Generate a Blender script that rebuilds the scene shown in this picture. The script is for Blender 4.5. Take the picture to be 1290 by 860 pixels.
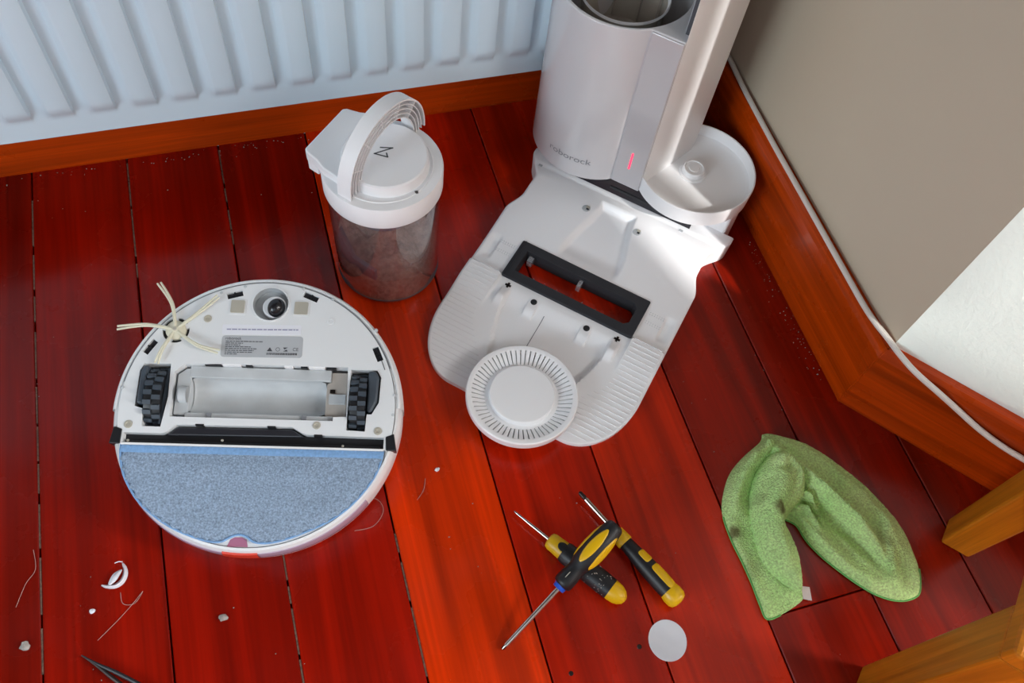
import bpy, bmesh, math, random
from mathutils import Vector, Matrix, noise
from mathutils.geometry import delaunay_2d_cdt

random.seed(7)
for o in list(bpy.data.objects):
    bpy.data.objects.remove(o, do_unlink=True)
scene = bpy.context.scene
COL = scene.collection
R = math.radians
sin, cos, pi = math.sin, math.cos, math.pi

# ------------------------------------------------------------------ camera
cd = bpy.data.cameras.new('camera')
cd.sensor_fit = 'HORIZONTAL'; cd.sensor_width = 36.0; cd.lens = 36.0 * 1077.6 / 1290.0
cd.clip_start = 0.02
cam = bpy.data.objects.new('camera', cd); COL.objects.link(cam)
cx = Vector((0.95719, -0.27639, 0.08599)); cy = Vector((-0.19833, -0.84261, -0.50067)); cz = Vector((0.21083, 0.46218, -0.86136))
cam.matrix_world = Matrix(((cx.x, -cy.x, -cz.x, 0), (cx.y, -cy.y, -cz.y, 0), (cx.z, -cy.z, -cz.z, 1.065), (0, 0, 0, 1)))
scene.camera = cam

# ------------------------------------------------------------------ light
world = bpy.data.worlds.new('sky'); scene.world = world; world.use_nodes = True
world.node_tree.nodes['Background'].inputs[0].default_value = (0.72, 0.86, 1.0, 1)
world.node_tree.nodes['Background'].inputs[1].default_value = 1.0
SUN_AZ, SUN_TAN = R(20), 0.75                     # the sun stands in front of the angled wall, a little to the right
sd = bpy.data.lights.new('sun', 'SUN'); sd.energy = 4.4; sd.angle = R(1.3); sd.color = (1.0, 0.98, 0.94)
sun = bpy.data.objects.new('sun', sd); COL.objects.link(sun)
sdir = Vector((sin(SUN_AZ), -cos(SUN_AZ), SUN_TAN))
sun.rotation_euler = sdir.to_track_quat('Z', 'Y').to_euler(); sun.location = (2, -3, 3)
def area_light(name, loc, aim, sx, sy, watts, color):
    d = bpy.data.lights.new(name, 'AREA'); d.shape = 'RECTANGLE'; d.size = sx; d.size_y = sy; d.energy = watts; d.color = color
    o = bpy.data.objects.new(name, d); COL.objects.link(o); o.location = loc
    o.rotation_euler = (Vector(loc) - Vector(aim)).to_track_quat('Z', 'Y').to_euler()
    return o
area_light('daylight_right', (2.36, -0.72, 1.45), (0.3, -0.1, 0.8), 0.8, 1.3, 140, (1.0, 0.985, 0.965))
area_light('daylight_left', (-1.97, -0.62, 1.0), (0.4, 0.5, 0.45), 0.9, 0.9, 25, (0.78, 0.91, 1.0))
area_light('daylight_front', (-0.95, -1.27, 1.55), (-0.95, 1.0, 1.0), 1.5, 1.3, 3, (0.86, 0.95, 1.0))
area_light('fill_diagonal', (1.56, -1.60, 1.95), (0.9, -0.9, 1.6), 0.9, 0.6, 22, (0.97, 0.98, 1.0))  # added fill lamp that brightens dock and tower from the front right

vs = scene.view_settings
vs.view_transform = 'Standard'; vs.look = 'None'; vs.gamma = 1.0; vs.exposure = 0.16; vs.use_curve_mapping = False

# ------------------------------------------------------------------ materials
def lin(c):
    if isinstance(c, str):
        c = [int(c[i:i + 2], 16) / 255 for i in (0, 2, 4)]
    return tuple(x / 12.92 if x <= 0.04045 else ((x + 0.055) / 1.055) ** 2.4 for x in c) + (1.0,)
def mat(name, col, rough=0.5, metal=0.0, coat=0.0, spec=0.5, var=None, bump=None, emit=None, sss=0.0):
    """var=(scale, amount): mottled colour; bump=(scale, strength, distance)"""
    m = bpy.data.materials.new(name); m.use_nodes = True
    nt = m.node_tree; b = nt.nodes['Principled BSDF']
    c = lin(col) if isinstance(col, str) else col
    b.inputs['Base Color'].default_value = c
    b.inputs['Roughness'].default_value = rough; b.inputs['Metallic'].default_value = metal
    b.inputs['Coat Weight'].default_value = coat; b.inputs['Coat Roughness'].default_value = 0.08
    b.inputs['Specular IOR Level'].default_value = spec
    if emit:
        b.inputs['Emission Color'].default_value = lin(emit[0]); b.inputs['Emission Strength'].default_value = emit[1]
    tc = nt.nodes.new('ShaderNodeTexCoord')
    if var:
        n = nt.nodes.new('ShaderNodeTexNoise'); n.inputs['Scale'].default_value = var[0]; n.inputs['Detail'].default_value = 5
        nt.links.new(tc.outputs['Object'], n.inputs['Vector'])
        mr = nt.nodes.new('ShaderNodeMapRange'); mr.inputs[1].default_value = 0.3; mr.inputs[2].default_value = 0.7
        mr.inputs[3].default_value = 1 - var[1]; mr.inputs[4].default_value = 1 + var[1]
        nt.links.new(n.outputs['Fac'], mr.inputs[0])
        mx = nt.nodes.new('ShaderNodeVectorMath'); mx.operation = 'SCALE'; mx.inputs[0].default_value = c[:3]
        nt.links.new(mr.outputs[0], mx.inputs['Scale']); nt.links.new(mx.outputs[0], b.inputs['Base Color'])
    if bump:
        n = nt.nodes.new('ShaderNodeTexNoise'); n.inputs['Scale'].default_value = bump[0]; n.inputs['Detail'].default_value = 3
        nt.links.new(tc.outputs['Object'], n.inputs['Vector'])
        bp = nt.nodes.new('ShaderNodeBump'); bp.inputs['Strength'].default_value = bump[1]; bp.inputs['Distance'].default_value = bump[2]
        nt.links.new(n.outputs['Fac'], bp.inputs['Height']); nt.links.new(bp.outputs[0], b.inputs['Normal'])
    return m
def wood(name, axis, base=None, rough=0.25, grain=(26, 1.3), lo=0.62, hi=1.3, spec=0.32, coat=0.0):
    """varnished wood, grain along axis; base None takes each object's own colour"""
    m = bpy.data.materials.new(name); m.use_nodes = True
    nt = m.node_tree; b = nt.nodes['Principled BSDF']; N = nt.nodes.new; Lk = nt.links.new
    tc = N('ShaderNodeTexCoord'); oi = N('ShaderNodeObjectInfo')
    off = N('ShaderNodeVectorMath'); off.operation = 'SCALE'; off.inputs[0].default_value = (13, 29, 41); Lk(oi.outputs['Random'], off.inputs['Scale'])
    ad = N('ShaderNodeVectorMath'); ad.operation = 'ADD'; Lk(tc.outputs['Object'], ad.inputs[0]); Lk(off.outputs[0], ad.inputs[1])
    def nz(sc_a, sc_l, detail, dist):
        mp = N('ShaderNodeMapping'); s = [sc_a] * 3; s[axis] = sc_l; mp.inputs['Scale'].default_value = s; Lk(ad.outputs[0], mp.inputs['Vector'])
        n = N('ShaderNodeTexNoise'); n.inputs['Scale'].default_value = 1; n.inputs['Detail'].default_value = detail; n.inputs['Distortion'].default_value = dist
        Lk(mp.outputs[0], n.inputs['Vector']); return n
    fine = nz(grain[0] * 9, grain[1] * 4, 4, 0.3); broad = nz(grain[0], grain[1], 3, 0.8)
    m1 = N('ShaderNodeMapRange'); m1.inputs[1].default_value = .28; m1.inputs[2].default_value = .72; m1.inputs[3].default_value = lo; m1.inputs[4].default_value = hi; Lk(broad.outputs['Fac'], m1.inputs[0])
    m2 = N('ShaderNodeMapRange'); m2.inputs[1].default_value = .3; m2.inputs[2].default_value = .7; m2.inputs[3].default_value = .86; m2.inputs[4].default_value = 1.12; Lk(fine.outputs['Fac'], m2.inputs[0])
    mu = N('ShaderNodeMath'); mu.operation = 'MULTIPLY'; Lk(m1.outputs[0], mu.inputs[0]); Lk(m2.outputs[0], mu.inputs[1])
    sc = N('ShaderNodeVectorMath'); sc.operation = 'SCALE'; Lk(mu.outputs[0], sc.inputs['Scale'])
    if base: sc.inputs[0].default_value = lin(base)[:3]
    else: Lk(oi.outputs['Color'], sc.inputs[0])
    Lk(sc.outputs[0], b.inputs['Base Color'])
    wear = N('ShaderNodeTexNoise'); wear.inputs['Scale'].default_value = 9; wear.inputs['Detail'].default_value = 6; Lk(ad.outputs[0], wear.inputs['Vector'])
    m3 = N('ShaderNodeMapRange'); m3.inputs[1].default_value = .35; m3.inputs[2].default_value = .75; m3.inputs[3].default_value = rough - .05; m3.inputs[4].default_value = rough + .15; Lk(wear.outputs['Fac'], m3.inputs[0])
    Lk(m3.outputs[0], b.inputs['Roughness'])
    b.inputs['Specular IOR Level'].default_value = spec; b.inputs['Coat Weight'].default_value = coat; b.inputs['Coat Roughness'].default_value = .12
    bp = N('ShaderNodeBump'); bp.inputs['Strength'].default_value = .12; bp.inputs['Distance'].default_value = .0015
    wav = N('ShaderNodeTexNoise'); wav.inputs['Scale'].default_value = 14; wav.inputs['Detail'].default_value = 2; Lk(ad.outputs[0], wav.inputs['Vector'])
    Lk(wav.outputs['Fac'], bp.inputs['Height']); Lk(bp.outputs[0], b.inputs['Normal'])
    return m
def clear(name, tint, gloss=0.10, rough=0.03, alpha=0.0, milk='a0a0a8'):
    """thin clear plastic: see-through, with a mirror-like sheen that grows at grazing angles"""
    m = bpy.data.materials.new(name); m.use_nodes = True; nt = m.node_tree; nt.nodes.clear(); N = nt.nodes.new; Lk = nt.links.new
    out = N('ShaderNodeOutputMaterial'); tr = N('ShaderNodeBsdfTransparent'); tr.inputs[0].default_value = lin(tint)
    df = N('ShaderNodeBsdfDiffuse'); df.inputs[0].default_value = lin(milk); m0 = N('ShaderNodeMixShader'); m0.inputs[0].default_value = alpha
    Lk(tr.outputs[0], m0.inputs[1]); Lk(df.outputs[0], m0.inputs[2])
    gl = N('ShaderNodeBsdfGlossy'); gl.inputs['Roughness'].default_value = rough
    lw = N('ShaderNodeLayerWeight'); lw.inputs[0].default_value = .5
    pw = N('ShaderNodeMath'); pw.operation = 'POWER'; pw.inputs[1].default_value = 3.5; Lk(lw.outputs['Facing'], pw.inputs[0])
    ad = N('ShaderNodeMath'); ad.operation = 'ADD'; ad.inputs[1].default_value = gloss; ad.use_clamp = True; Lk(pw.outputs[0], ad.inputs[0])
    m1 = N('ShaderNodeMixShader'); Lk(ad.outputs[0], m1.inputs[0]); Lk(m0.outputs[0], m1.inputs[1]); Lk(gl.outputs[0], m1.inputs[2])
    Lk(m1.outputs[0], out.inputs[0]); return m

M = {}
M['floor'] = wood('varnished_red_floorboard', 1, None, .24, (24, 1.1), .52, 1.38)
M['skirt_x'] = wood('varnished_skirting_x', 0, 'ae3a02', .3, (40, 1.5), .6, 1.35)
M['skirt_y'] = wood('varnished_skirting_y', 1, 'aa3a02', .25, (40, 1.5), .6, 1.35)
M['stoolwood'] = wood('varnished_stool_wood', 2, 'b86c14', .32, (40, 2.0), .7, 1.25)
M['sub'] = mat('dark_subfloor', '0e0605', .9)
M['filler'] = mat('pale_seam_dust', '64493c', .9, var=(300, .5))
M['wall'] = mat('beige_paint', 'c8bba6', .55, bump=(14, .12, .004), var=(3, .03))
M['wall_dark'] = mat('brown_grey_paint', '5f564d', .8, bump=(14, .1, .004))
M['wall_dim'] = mat('muted_paint', 'a39a90', .7, bump=(14, .1, .004))
M['wall_white'] = mat('white_rough_plaster', 'dfe9e4', .9, bump=(170, .2, .002))
M['ceiling'] = mat('dull_ceiling_paint', '6a6560', .9, bump=(60, .1, .002))
M['radiator'] = mat('white_radiator_enamel', 'd0e4f0', .28, coat=.3, bump=(160, .04, .001))
M['white'] = mat('white_satin_plastic', 'f3f3f5', .38, bump=(900, .05, .0003))
M['white_gloss'] = mat('white_gloss_plastic', 'd2d1d4', .16, coat=.5)
M['panel'] = mat('pale_grey_gloss_plastic', 'c4c1c4', .12, coat=.6)
M['robot'] = mat('robot_white_plastic', 'e2e4e6', .35, bump=(900, .05, .0003))
M['bay'] = mat('dusty_grey_plastic', 'bfc3c6', .4, var=(25, .10))
M['baydust'] = mat('dusty_taupe_plastic', 'b4aca4', .55, var=(40, .12))
M['black'] = mat('black_plastic', '1b1c20', .38, bump=(500, .06, .0004))
M['foam'] = mat('black_foam', '2b2c31', .8, bump=(700, .5, .001))
M['smoke'] = mat('smoked_gloss_plastic', '2a2b31', .12, coat=.5)
M['rubber'] = mat('dark_rubber', '414a54', .55, bump=(600, .15, .0005))
M['ball'] = mat('black_caster_ball', '17181d', .22)
M['steel'] = mat('nickel_contact', 'cbc6b8', .35, metal=.35)
M['chrome'] = mat('chrome_shaft', 'c9c3bf', .16, metal=1.0)
M['tipsteel'] = mat('dark_steel_bit', '3a3331', .35, metal=.8)
M['yellow'] = mat('yellow_plastic', 'e3b30a', .33)
M['yellow_old'] = mat('worn_yellow_plastic', 'd8ac12', .4, var=(70, .12))
M['blue'] = mat('blue_collar_plastic', '1a55c8', .35)
M['blackgrip'] = mat('black_rubber_grip', '15161a', .45, bump=(500, .12, .0005))
M['red'] = mat('red_plastic_tab', 'd8402c', .35)
M['pink'] = mat('magenta_plastic', 'b0708c', .35)
M['lilac'] = mat('lilac_tinted_tank_plastic', 'b7a6bb', .2, coat=.4)
M['bristle'] = mat('ivory_rubber_bristle', 'd9d5bf', .5)
M['ink'] = mat('dark_grey_print', '4a4b50', .6)
M['ink_soft'] = mat('soft_grey_print', '85878d', .6)
M['ink_lilac'] = mat('lilac_print', '9a98b4', .6)
M['labelgrey'] = mat('silver_grey_label', 'b5b8bc', .35)
M['labelwhite'] = mat('white_sticker', 'e6e7ee', .4)
M['led'] = mat('red_status_led', 'ff3550', .4, emit=('ff2a48', 2.6))
M['paper'] = mat('white_paper', 'dedfe6', .7)
M['tag'] = mat('pale_tag_cloth', 'd9c9c4', .8)
M['cable'] = mat('white_cable_sheath', 'd9d2ca', .4)
M['dust'] = mat('brown_grey_dust', 'b89482', .95, var=(120, .3), bump=(160, 1.0, .006))
M['fluff'] = mat('grey_fluff', '9a938d', .95, var=(300, .3))
M['hair'] = mat('pale_hair', 'b98a80', .7)
M['cupclear'] = clear('milky_cup_plastic', 'e8e2da', .03, .08, .65, 'dcd6cc')
M['clear'] = clear('clear_canister_plastic', 'f4f2f4', .06, .03, .05, 'b4aeb4')
M['tabclear'] = clear('clear_tab_plastic', 'e8e8ec', .10, .1, .25, 'd8d8dc')
M['grime'] = mat('dark_dusty_partition', '776c74', .6, var=(40, .25))

def towel_material():
    m = mat('green_microfibre', '7fb552', .95, spec=.15, bump=(420, .9, .004))
    nt = m.node_tree; b = nt.nodes['Principled BSDF']; N = nt.nodes.new; Lk = nt.links.new
    tc = N('ShaderNodeTexCoord')
    n1 = N('ShaderNodeTexNoise'); n1.inputs['Scale'].default_value = 22; n1.inputs['Detail'].default_value = 4; Lk(tc.outputs['Object'], n1.inputs['Vector'])
    n2 = N('ShaderNodeTexNoise'); n2.inputs['Scale'].default_value = 380; n2.inputs['Detail'].default_value = 2; Lk(tc.outputs['Object'], n2.inputs['Vector'])
    mx = N('ShaderNodeMix'); mx.data_type = 'RGBA'; mx.inputs[6].default_value = lin('aee488'); mx.inputs[7].default_value = lin('def4ac'); Lk(n1.outputs['Fac'], mx.inputs[0])
    mr = N('ShaderNodeMapRange'); mr.inputs[1].default_value = .3; mr.inputs[2].default_value = .7; mr.inputs[3].default_value = .74; mr.inputs[4].default_value = 1.18; Lk(n2.outputs['Fac'], mr.inputs[0])
    sc = N('ShaderNodeVectorMath'); sc.operation = 'SCALE'; Lk(mx.outputs[2], sc.inputs[0]); Lk(mr.outputs[0], sc.inputs['Scale'])
    last = sc.outputs[0]
    # brown smears rubbed into the pile, each with a centre and radius in the towel's own coordinates
    for (px, py, rad, k) in TOWEL_STAINS:
        fl = N('ShaderNodeVectorMath'); fl.operation = 'MULTIPLY'; Lk(tc.outputs['Object'], fl.inputs[0]); fl.inputs[1].default_value = (1, 1, 0)
        vm = N('ShaderNodeVectorMath'); vm.operation = 'DISTANCE'; Lk(fl.outputs[0], vm.inputs[0]); vm.inputs[1].default_value = (px, py, 0)
        n3 = N('ShaderNodeTexNoise'); n3.inputs['Scale'].default_value = 90; Lk(tc.outputs['Object'], n3.inputs['Vector'])
        ad = N('ShaderNodeMath'); ad.operation = 'MULTIPLY_ADD'; Lk(n3.outputs['Fac'], ad.inputs[0]); ad.inputs[1].default_value = rad * 1.3; Lk(vm.outputs['Value'], ad.inputs[2])
        ms = N('ShaderNodeMapRange'); ms.interpolation_type = 'SMOOTHSTEP'; ms.inputs[1].default_value = rad * .8; ms.inputs[2].default_value = rad * 1.75; ms.inputs[3].default_value = k; ms.inputs[4].default_value = 0; Lk(ad.outputs[0], ms.inputs[0])
        m2 = N('ShaderNodeMix'); m2.data_type = 'RGBA'; Lk(ms.outputs[0], m2.inputs[0]); Lk(last, m2.inputs[6]); m2.inputs[7].default_value = lin('5a4028'); last = m2.outputs[2]
    Lk(last, b.inputs['Base Color'])
    return m

# ------------------------------------------------------------------ helpers
class MB:
    def __init__(s): s.v = []; s.f = []
    def add(s, v, f):
        k = len(s.v); s.v += [tuple(p) for p in v]; s.f += [tuple(i + k for i in q) for q in f]; return s
    def box(s, x0, x1, y0, y1, z0, z1):
        return s.add([(x0, y0, z0), (x1, y0, z0), (x1, y1, z0), (x0, y1, z0), (x0, y0, z1), (x1, y0, z1), (x1, y1, z1), (x0, y1, z1)],
                     [(0, 3, 2, 1), (4, 5, 6, 7), (0, 1, 5, 4), (1, 2, 6, 5), (2, 3, 7, 6), (3, 0, 4, 7)])
    def prism(s, out, z0, z1):
        n = len(out)
        return s.add([(x, y, z0) for x, y in out] + [(x, y, z1) for x, y in out],
                     [tuple(range(n))[::-1], tuple(range(n, 2 * n))] + [(i, (i + 1) % n, n + (i + 1) % n, n + i) for i in range(n)])
    def lathe(s, prof, cx=0, cy=0, seg=64, a0=0, a1=2 * pi):
        full = abs(a1 - a0 - 2 * pi) < 1e-6; n = seg if full else seg + 1; m = len(prof); v = []; f = []
        for i in range(n):
            a = a0 + (a1 - a0) * i / seg
            for r, z in prof: v.append((cx + r * cos(a), cy + r * sin(a), z))
        for i in range(seg):
            j = (i + 1) % n
            for k in range(m - 1):
                f.append((i * m + k, j * m + k, j * m + k + 1, i * m + k + 1))
        return s.add(v, f)
    def tube(s, pts, r, seg=8, cap=True):
        pts = [Vector(p) for p in pts]; rs = r if isinstance(r, (list, tuple)) else [r] * len(pts)
        v = []; f = []; n = len(pts); up = None
        for i, p in enumerate(pts):
            t = (pts[min(i + 1, n - 1)] - pts[max(i - 1, 0)]).normalized()
            if up is None:
                up = Vector((0, 0, 1)) if abs(t.z) < .9 else Vector((1, 0, 0))
            up = (up - t * up.dot(t)).normalized(); w = t.cross(up)
            for k in range(seg):
                a = 2 * pi * k / seg; v.append(p + (up * cos(a) + w * sin(a)) * rs[i])
        for i in range(n - 1):
            for k in range(seg):
                f.append((i * seg + k, i * seg + (k + 1) % seg, (i + 1) * seg + (k + 1) % seg, (i + 1) * seg + k))
        if cap: f += [tuple(range(seg))[::-1], tuple(range((n - 1) * seg, n * seg))]
        return s.add(v, f)
    def plate(s, out, holes, z0, z1, hfun=None, extra=(), bottom=True, hole_z=None):
        """polygon with holes as a solid plate (walls round the outside and inside every hole)"""
        loops = [out] + list(holes); co = []; ed = []
        for lp in loops:
            k = len(co); co += [Vector(p) for p in lp]; ed += [(k + i, k + (i + 1) % len(lp)) for i in range(len(lp))]
        nloop = len(co); co += [Vector(p) for p in extra]
        V, E, F, ov, oe, of = delaunay_2d_cdt(co, ed, [], 0, 1e-7)
        keep = []
        for t in F:
            c = sum((V[i] for i in t), Vector((0, 0))) / len(t)
            if inside(c, out) and not any(inside(c, h) for h in holes): keep.append(tuple(t))
        top = hfun or (lambda x, y: z1)
        tv = [(p.x, p.y, top(p.x, p.y)) for p in V]
        s.add(tv, [t if area2(t, V) > 0 else t[::-1] for t in keep])
        if bottom: s.add([(p.x, p.y, z0) for p in V], [t[::-1] if area2(t, V) > 0 else t for t in keep])
        for li, lp in enumerate(loops):
            n = len(lp); zz = z0 if (li == 0 or hole_z is None) else hole_z
            ccw = sum(lp[i][0] * lp[(i + 1) % n][1] - lp[(i + 1) % n][0] * lp[i][1] for i in range(n)) > 0
            fs = [(i, (i + 1) % n, n + (i + 1) % n, n + i) for i in range(n)]
            if ccw != (li == 0): fs = [q[::-1] for q in fs]
            s.add([(x, y, zz) for x, y in lp] + [(x, y, top(x, y)) for x, y in lp], fs)
        return s
    def build(s, name, material, parent=None, smooth=35, loc=(0, 0, 0), rot=(0, 0, 0), bevel=0, seg=2, weld=True):
        me = bpy.data.meshes.new(name); me.from_pydata(s.v, [], s.f); me.update()
        if weld:
            bm = bmesh.new(); bm.from_mesh(me); bmesh.ops.remove_doubles(bm, verts=bm.verts, dist=1e-6)
            bmesh.ops.recalc_face_normals(bm, faces=bm.faces); bm.to_mesh(me); bm.free()
        if smooth:
            me.shade_smooth(); me.set_sharp_from_angle(angle=R(smooth))
        me.materials.append(M[material] if isinstance(material, str) else material)
        o = bpy.data.objects.new(name, me); COL.objects.link(o); o.location = loc; o.rotation_euler = rot
        if parent: o.parent = parent
        if bevel:
            b = o.modifiers.new('bevel', 'BEVEL'); b.width = bevel; b.segments = seg; b.limit_method = 'ANGLE'; b.angle_limit = R(40); b.harden_normals = False
        return o
def area2(t, V):
    return sum(V[t[i]].x * V[t[(i + 1) % len(t)]].y - V[t[(i + 1) % len(t)]].x * V[t[i]].y for i in range(len(t)))
def inside(c, poly):
    x, y = c[0], c[1]; r = False; n = len(poly); j = n - 1
    for i in range(n):
        xi, yi = poly[i][0], poly[i][1]; xj, yj = poly[j][0], poly[j][1]
        if (yi > y) != (yj > y) and x < (xj - xi) * (y - yi) / (yj - yi) + xi: r = not r
        j = i
    return r
def circle(cx, cy, r, n=48, a0=0, a1=None):
    if a1 is None: return [(cx + r * cos(2 * pi * i / n), cy + r * sin(2 * pi * i / n)) for i in range(n)]
    return [(cx + r * cos(a0 + (a1 - a0) * i / n), cy + r * sin(a0 + (a1 - a0) * i / n)) for i in range(n + 1)]
def rrect(x0, x1, y0, y1, r, n=5):
    o = []
    for (cx, cy, a) in ((x1 - r, y1 - r, 0), (x0 + r, y1 - r, pi / 2), (x0 + r, y0 + r, pi), (x1 - r, y0 + r, 1.5 * pi)):
        o += [(cx + r * cos(a + pi / 2 * i / n), cy + r * sin(a + pi / 2 * i / n)) for i in range(n + 1)]
    return o
def spline(pts, n=8, closed=False):
    P = [Vector(p) for p in pts]; m = len(P); out = []
    g = (lambda i: P[i % m]) if closed else (lambda i: P[max(0, min(m - 1, i))])
    for i in range(m if closed else m - 1):
        p0, p1, p2, p3 = g(i - 1), g(i), g(i + 1), g(i + 2)
        for k in range(n):
            t = k / n
            out.append(.5 * ((2 * p1) + (p2 - p0) * t + (2 * p0 - 5 * p1 + 4 * p2 - p3) * t * t + (3 * p1 - p0 - 3 * p2 + p3) * t ** 3))
    if not closed: out.append(P[-1])
    return out
def sm(x, a, b):
    t = max(0., min(1., (x - a) / (b - a))); return t * t * (3 - 2 * t)
def tag(o, label=None, cat=None, group=None, kind=None):
    if label: o['label'] = label
    if cat: o['category'] = cat
    if group: o['group'] = group
    if kind: o['kind'] = kind
    return o
def thing(name, label, cat, loc=(0, 0, 0), rot=(0, 0, 0), group=None):
    o = bpy.data.objects.new(name, None); o.empty_display_size = .05; COL.objects.link(o); o.location = loc; o.rotation_euler = rot
    return tag(o, label, cat, group)
def text_geo(txt, size):
    cu = bpy.data.curves.new('lettering', 'FONT'); cu.body = txt; cu.size = size; cu.align_x = 'CENTER'; cu.align_y = 'CENTER'
    ob = bpy.data.objects.new('lettering', cu); COL.objects.link(ob)
    bpy.context.view_layer.update()
    dg = bpy.context.evaluated_depsgraph_get(); me = bpy.data.meshes.new_from_object(ob.evaluated_get(dg))
    v = [tuple(p.co) for p in me.vertices]; f = [tuple(p.vertices) for p in me.polygons]
    bpy.data.objects.remove(ob, do_unlink=True); bpy.data.curves.remove(cu); bpy.data.meshes.remove(me)
    return v, f

# ================================================================== the room
WN = Vector((-.766, -.643, 0)); WD = Vector((.643, -.766, 0))      # angled wall: facing, running direction
def wall(name, p0, p1, z0, z1, out, openings=(), material='wall', th=.1):
    """upright wall from p0 to p1, thickness th toward out, openings = (u0,u1,z0,z1)"""
    p0 = Vector((p0[0], p0[1], 0)); p1 = Vector((p1[0], p1[1], 0)); d = p1 - p0; Ln = d.length; d.normalize(); n = Vector((out[0], out[1], 0)).normalized()
    mb = MB()
    us = sorted({0, Ln, *[o[0] for o in openings], *[o[1] for o in openings]}); zs = sorted({z0, z1, *[o[2] for o in openings], *[o[3] for o in openings]})
    for i in range(len(us) - 1):
        for j in range(len(zs) - 1):
            um = (us[i] + us[i + 1]) / 2; zm = (zs[j] + zs[j + 1]) / 2
            if any(o[0] < um < o[1] and o[2] < zm < o[3] for o in openings): continue
            k = [p0 + d * u + n * t for t in (0, th) for u in (us[i], us[i + 1])]
            c = [(q.x, q.y, z) for z in (zs[j], zs[j + 1]) for q in k]
            mb.add(c, [(0, 1, 3, 2), (4, 6, 7, 5), (0, 4, 5, 1), (1, 5, 7, 3), (3, 7, 6, 2), (2, 6, 4, 0)])
    return tag(mb.build(name, material, smooth=0, weld=False), kind='structure')
CEIL = 2.4
wall('wall_back', (-2.0, 1.05), (.812, 1.05), 0, CEIL, (0, 1), material='wall_dark')
wall('wall_right', (.712, .375), (.712, 1.05), 0, CEIL, (1, 0), th=.04)
wall('wall_angled', (.7121, .3749), (1.25, -.266), 0, CEIL, (.766, .643), material='wall_white', th=.03)
wall('wall_recess', (1.25, -.266), (2.4, -.266), 0, CEIL, (0, 1), material='wall_dim')
WR = (2.4, -.266)
wall('wall_window_right', (2.4, -.266), (2.4, -2.2), 0, CEIL, (1, 0), [(.05, .85, .75, 2.25)], material='wall_dim')
D_MASK = .65
tw = D_MASK / (Vector((sdir.x, sdir.y, 0)).dot(WN))
SILL = .165 + tw * SUN_TAN
A = Vector((.712, .375, 0)) + WN * D_MASK
jx = Vector((.503, .70, 0)); tj = (A - jx).dot(WN) / Vector((sdir.x, sdir.y, 0)).dot(WN); J = jx + Vector((sdir.x, sdir.y, 0)) * tj
E1 = J + WD * 1.15
wall('sun_mask_diagonal', (J.x, J.y), (E1.x, E1.y), 0, CEIL, (WN.x, WN.y), [(0.0, .230, SILL - .13, SILL + .06), (.230, 1.05, SILL, 2.32)], th=.004)  # added unseen wall, openings shaped to place sun patches on angled wall and dock
wall('wall_corner_right', (E1.x, E1.y), (2.4, -2.2), 0, CEIL, (0, -1), material='wall_dim')
wall('wall_front', (-2.0, J.y), (J.x, J.y), 0, CEIL, (0, -1), [(.2, 1.9, .85, 2.25)], material='wall_dim')
wall('wall_left', (-2.0, J.y), (-2.0, 1.05), 0, CEIL, (-1, 0), [(-1.12 - J.y, -.12 - J.y, .45, 1.55)], material='wall_dim')
tag(MB().prism([(-2.0, J.y), (J.x, J.y), (E1.x, E1.y), (2.4, -2.2), (2.4, -.266), (1.25, -.266), (.712, .375), (.712, 1.05), (-2.0, 1.05)], CEIL, CEIL + .05).build('ceiling', 'ceiling', smooth=0), kind='structure')
def window(name, p, d, w, z0, z1):
    p = Vector((p[0], p[1], 0)); d = Vector((d[0], d[1], 0)).normalized(); n = Vector((-d.y, d.x, 0))
    root = bpy.data.objects.new(name, None); COL.objects.link(root); tag(root, kind='structure')
    def bar(u0, u1, a, b):
        mb = MB(); k = [p + d * u + n * t for t in (-.02, .02) for u in (u0, u1)]
        mb.add([(q.x, q.y, z) for z in (a, b) for q in k], [(0, 1, 3, 2), (4, 6, 7, 5), (0, 4, 5, 1), (1, 5, 7, 3), (3, 7, 6, 2), (2, 6, 4, 0)])
        mb.build('window_frame', 'ceiling', root, smooth=0)
    bar(0, .04, z0, z1); bar(w - .04, w, z0, z1); bar(.04, w - .04, z1 - .04, z1); bar(.04, w - .04, z0, z0 + .04); bar(w / 2 - .02, w / 2 + .02, z0 + .04, z1 - .04)
window('window_1', (2.45, -.316), (0, -1), .8, .75, 2.25)
window('window_3', (-2.05, -1.12), (0, 1), 1.0, .45, 1.55)
window('window_2', (-1.8, J.y - .05), (1, 0), 1.7, .85, 2.25)

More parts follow.
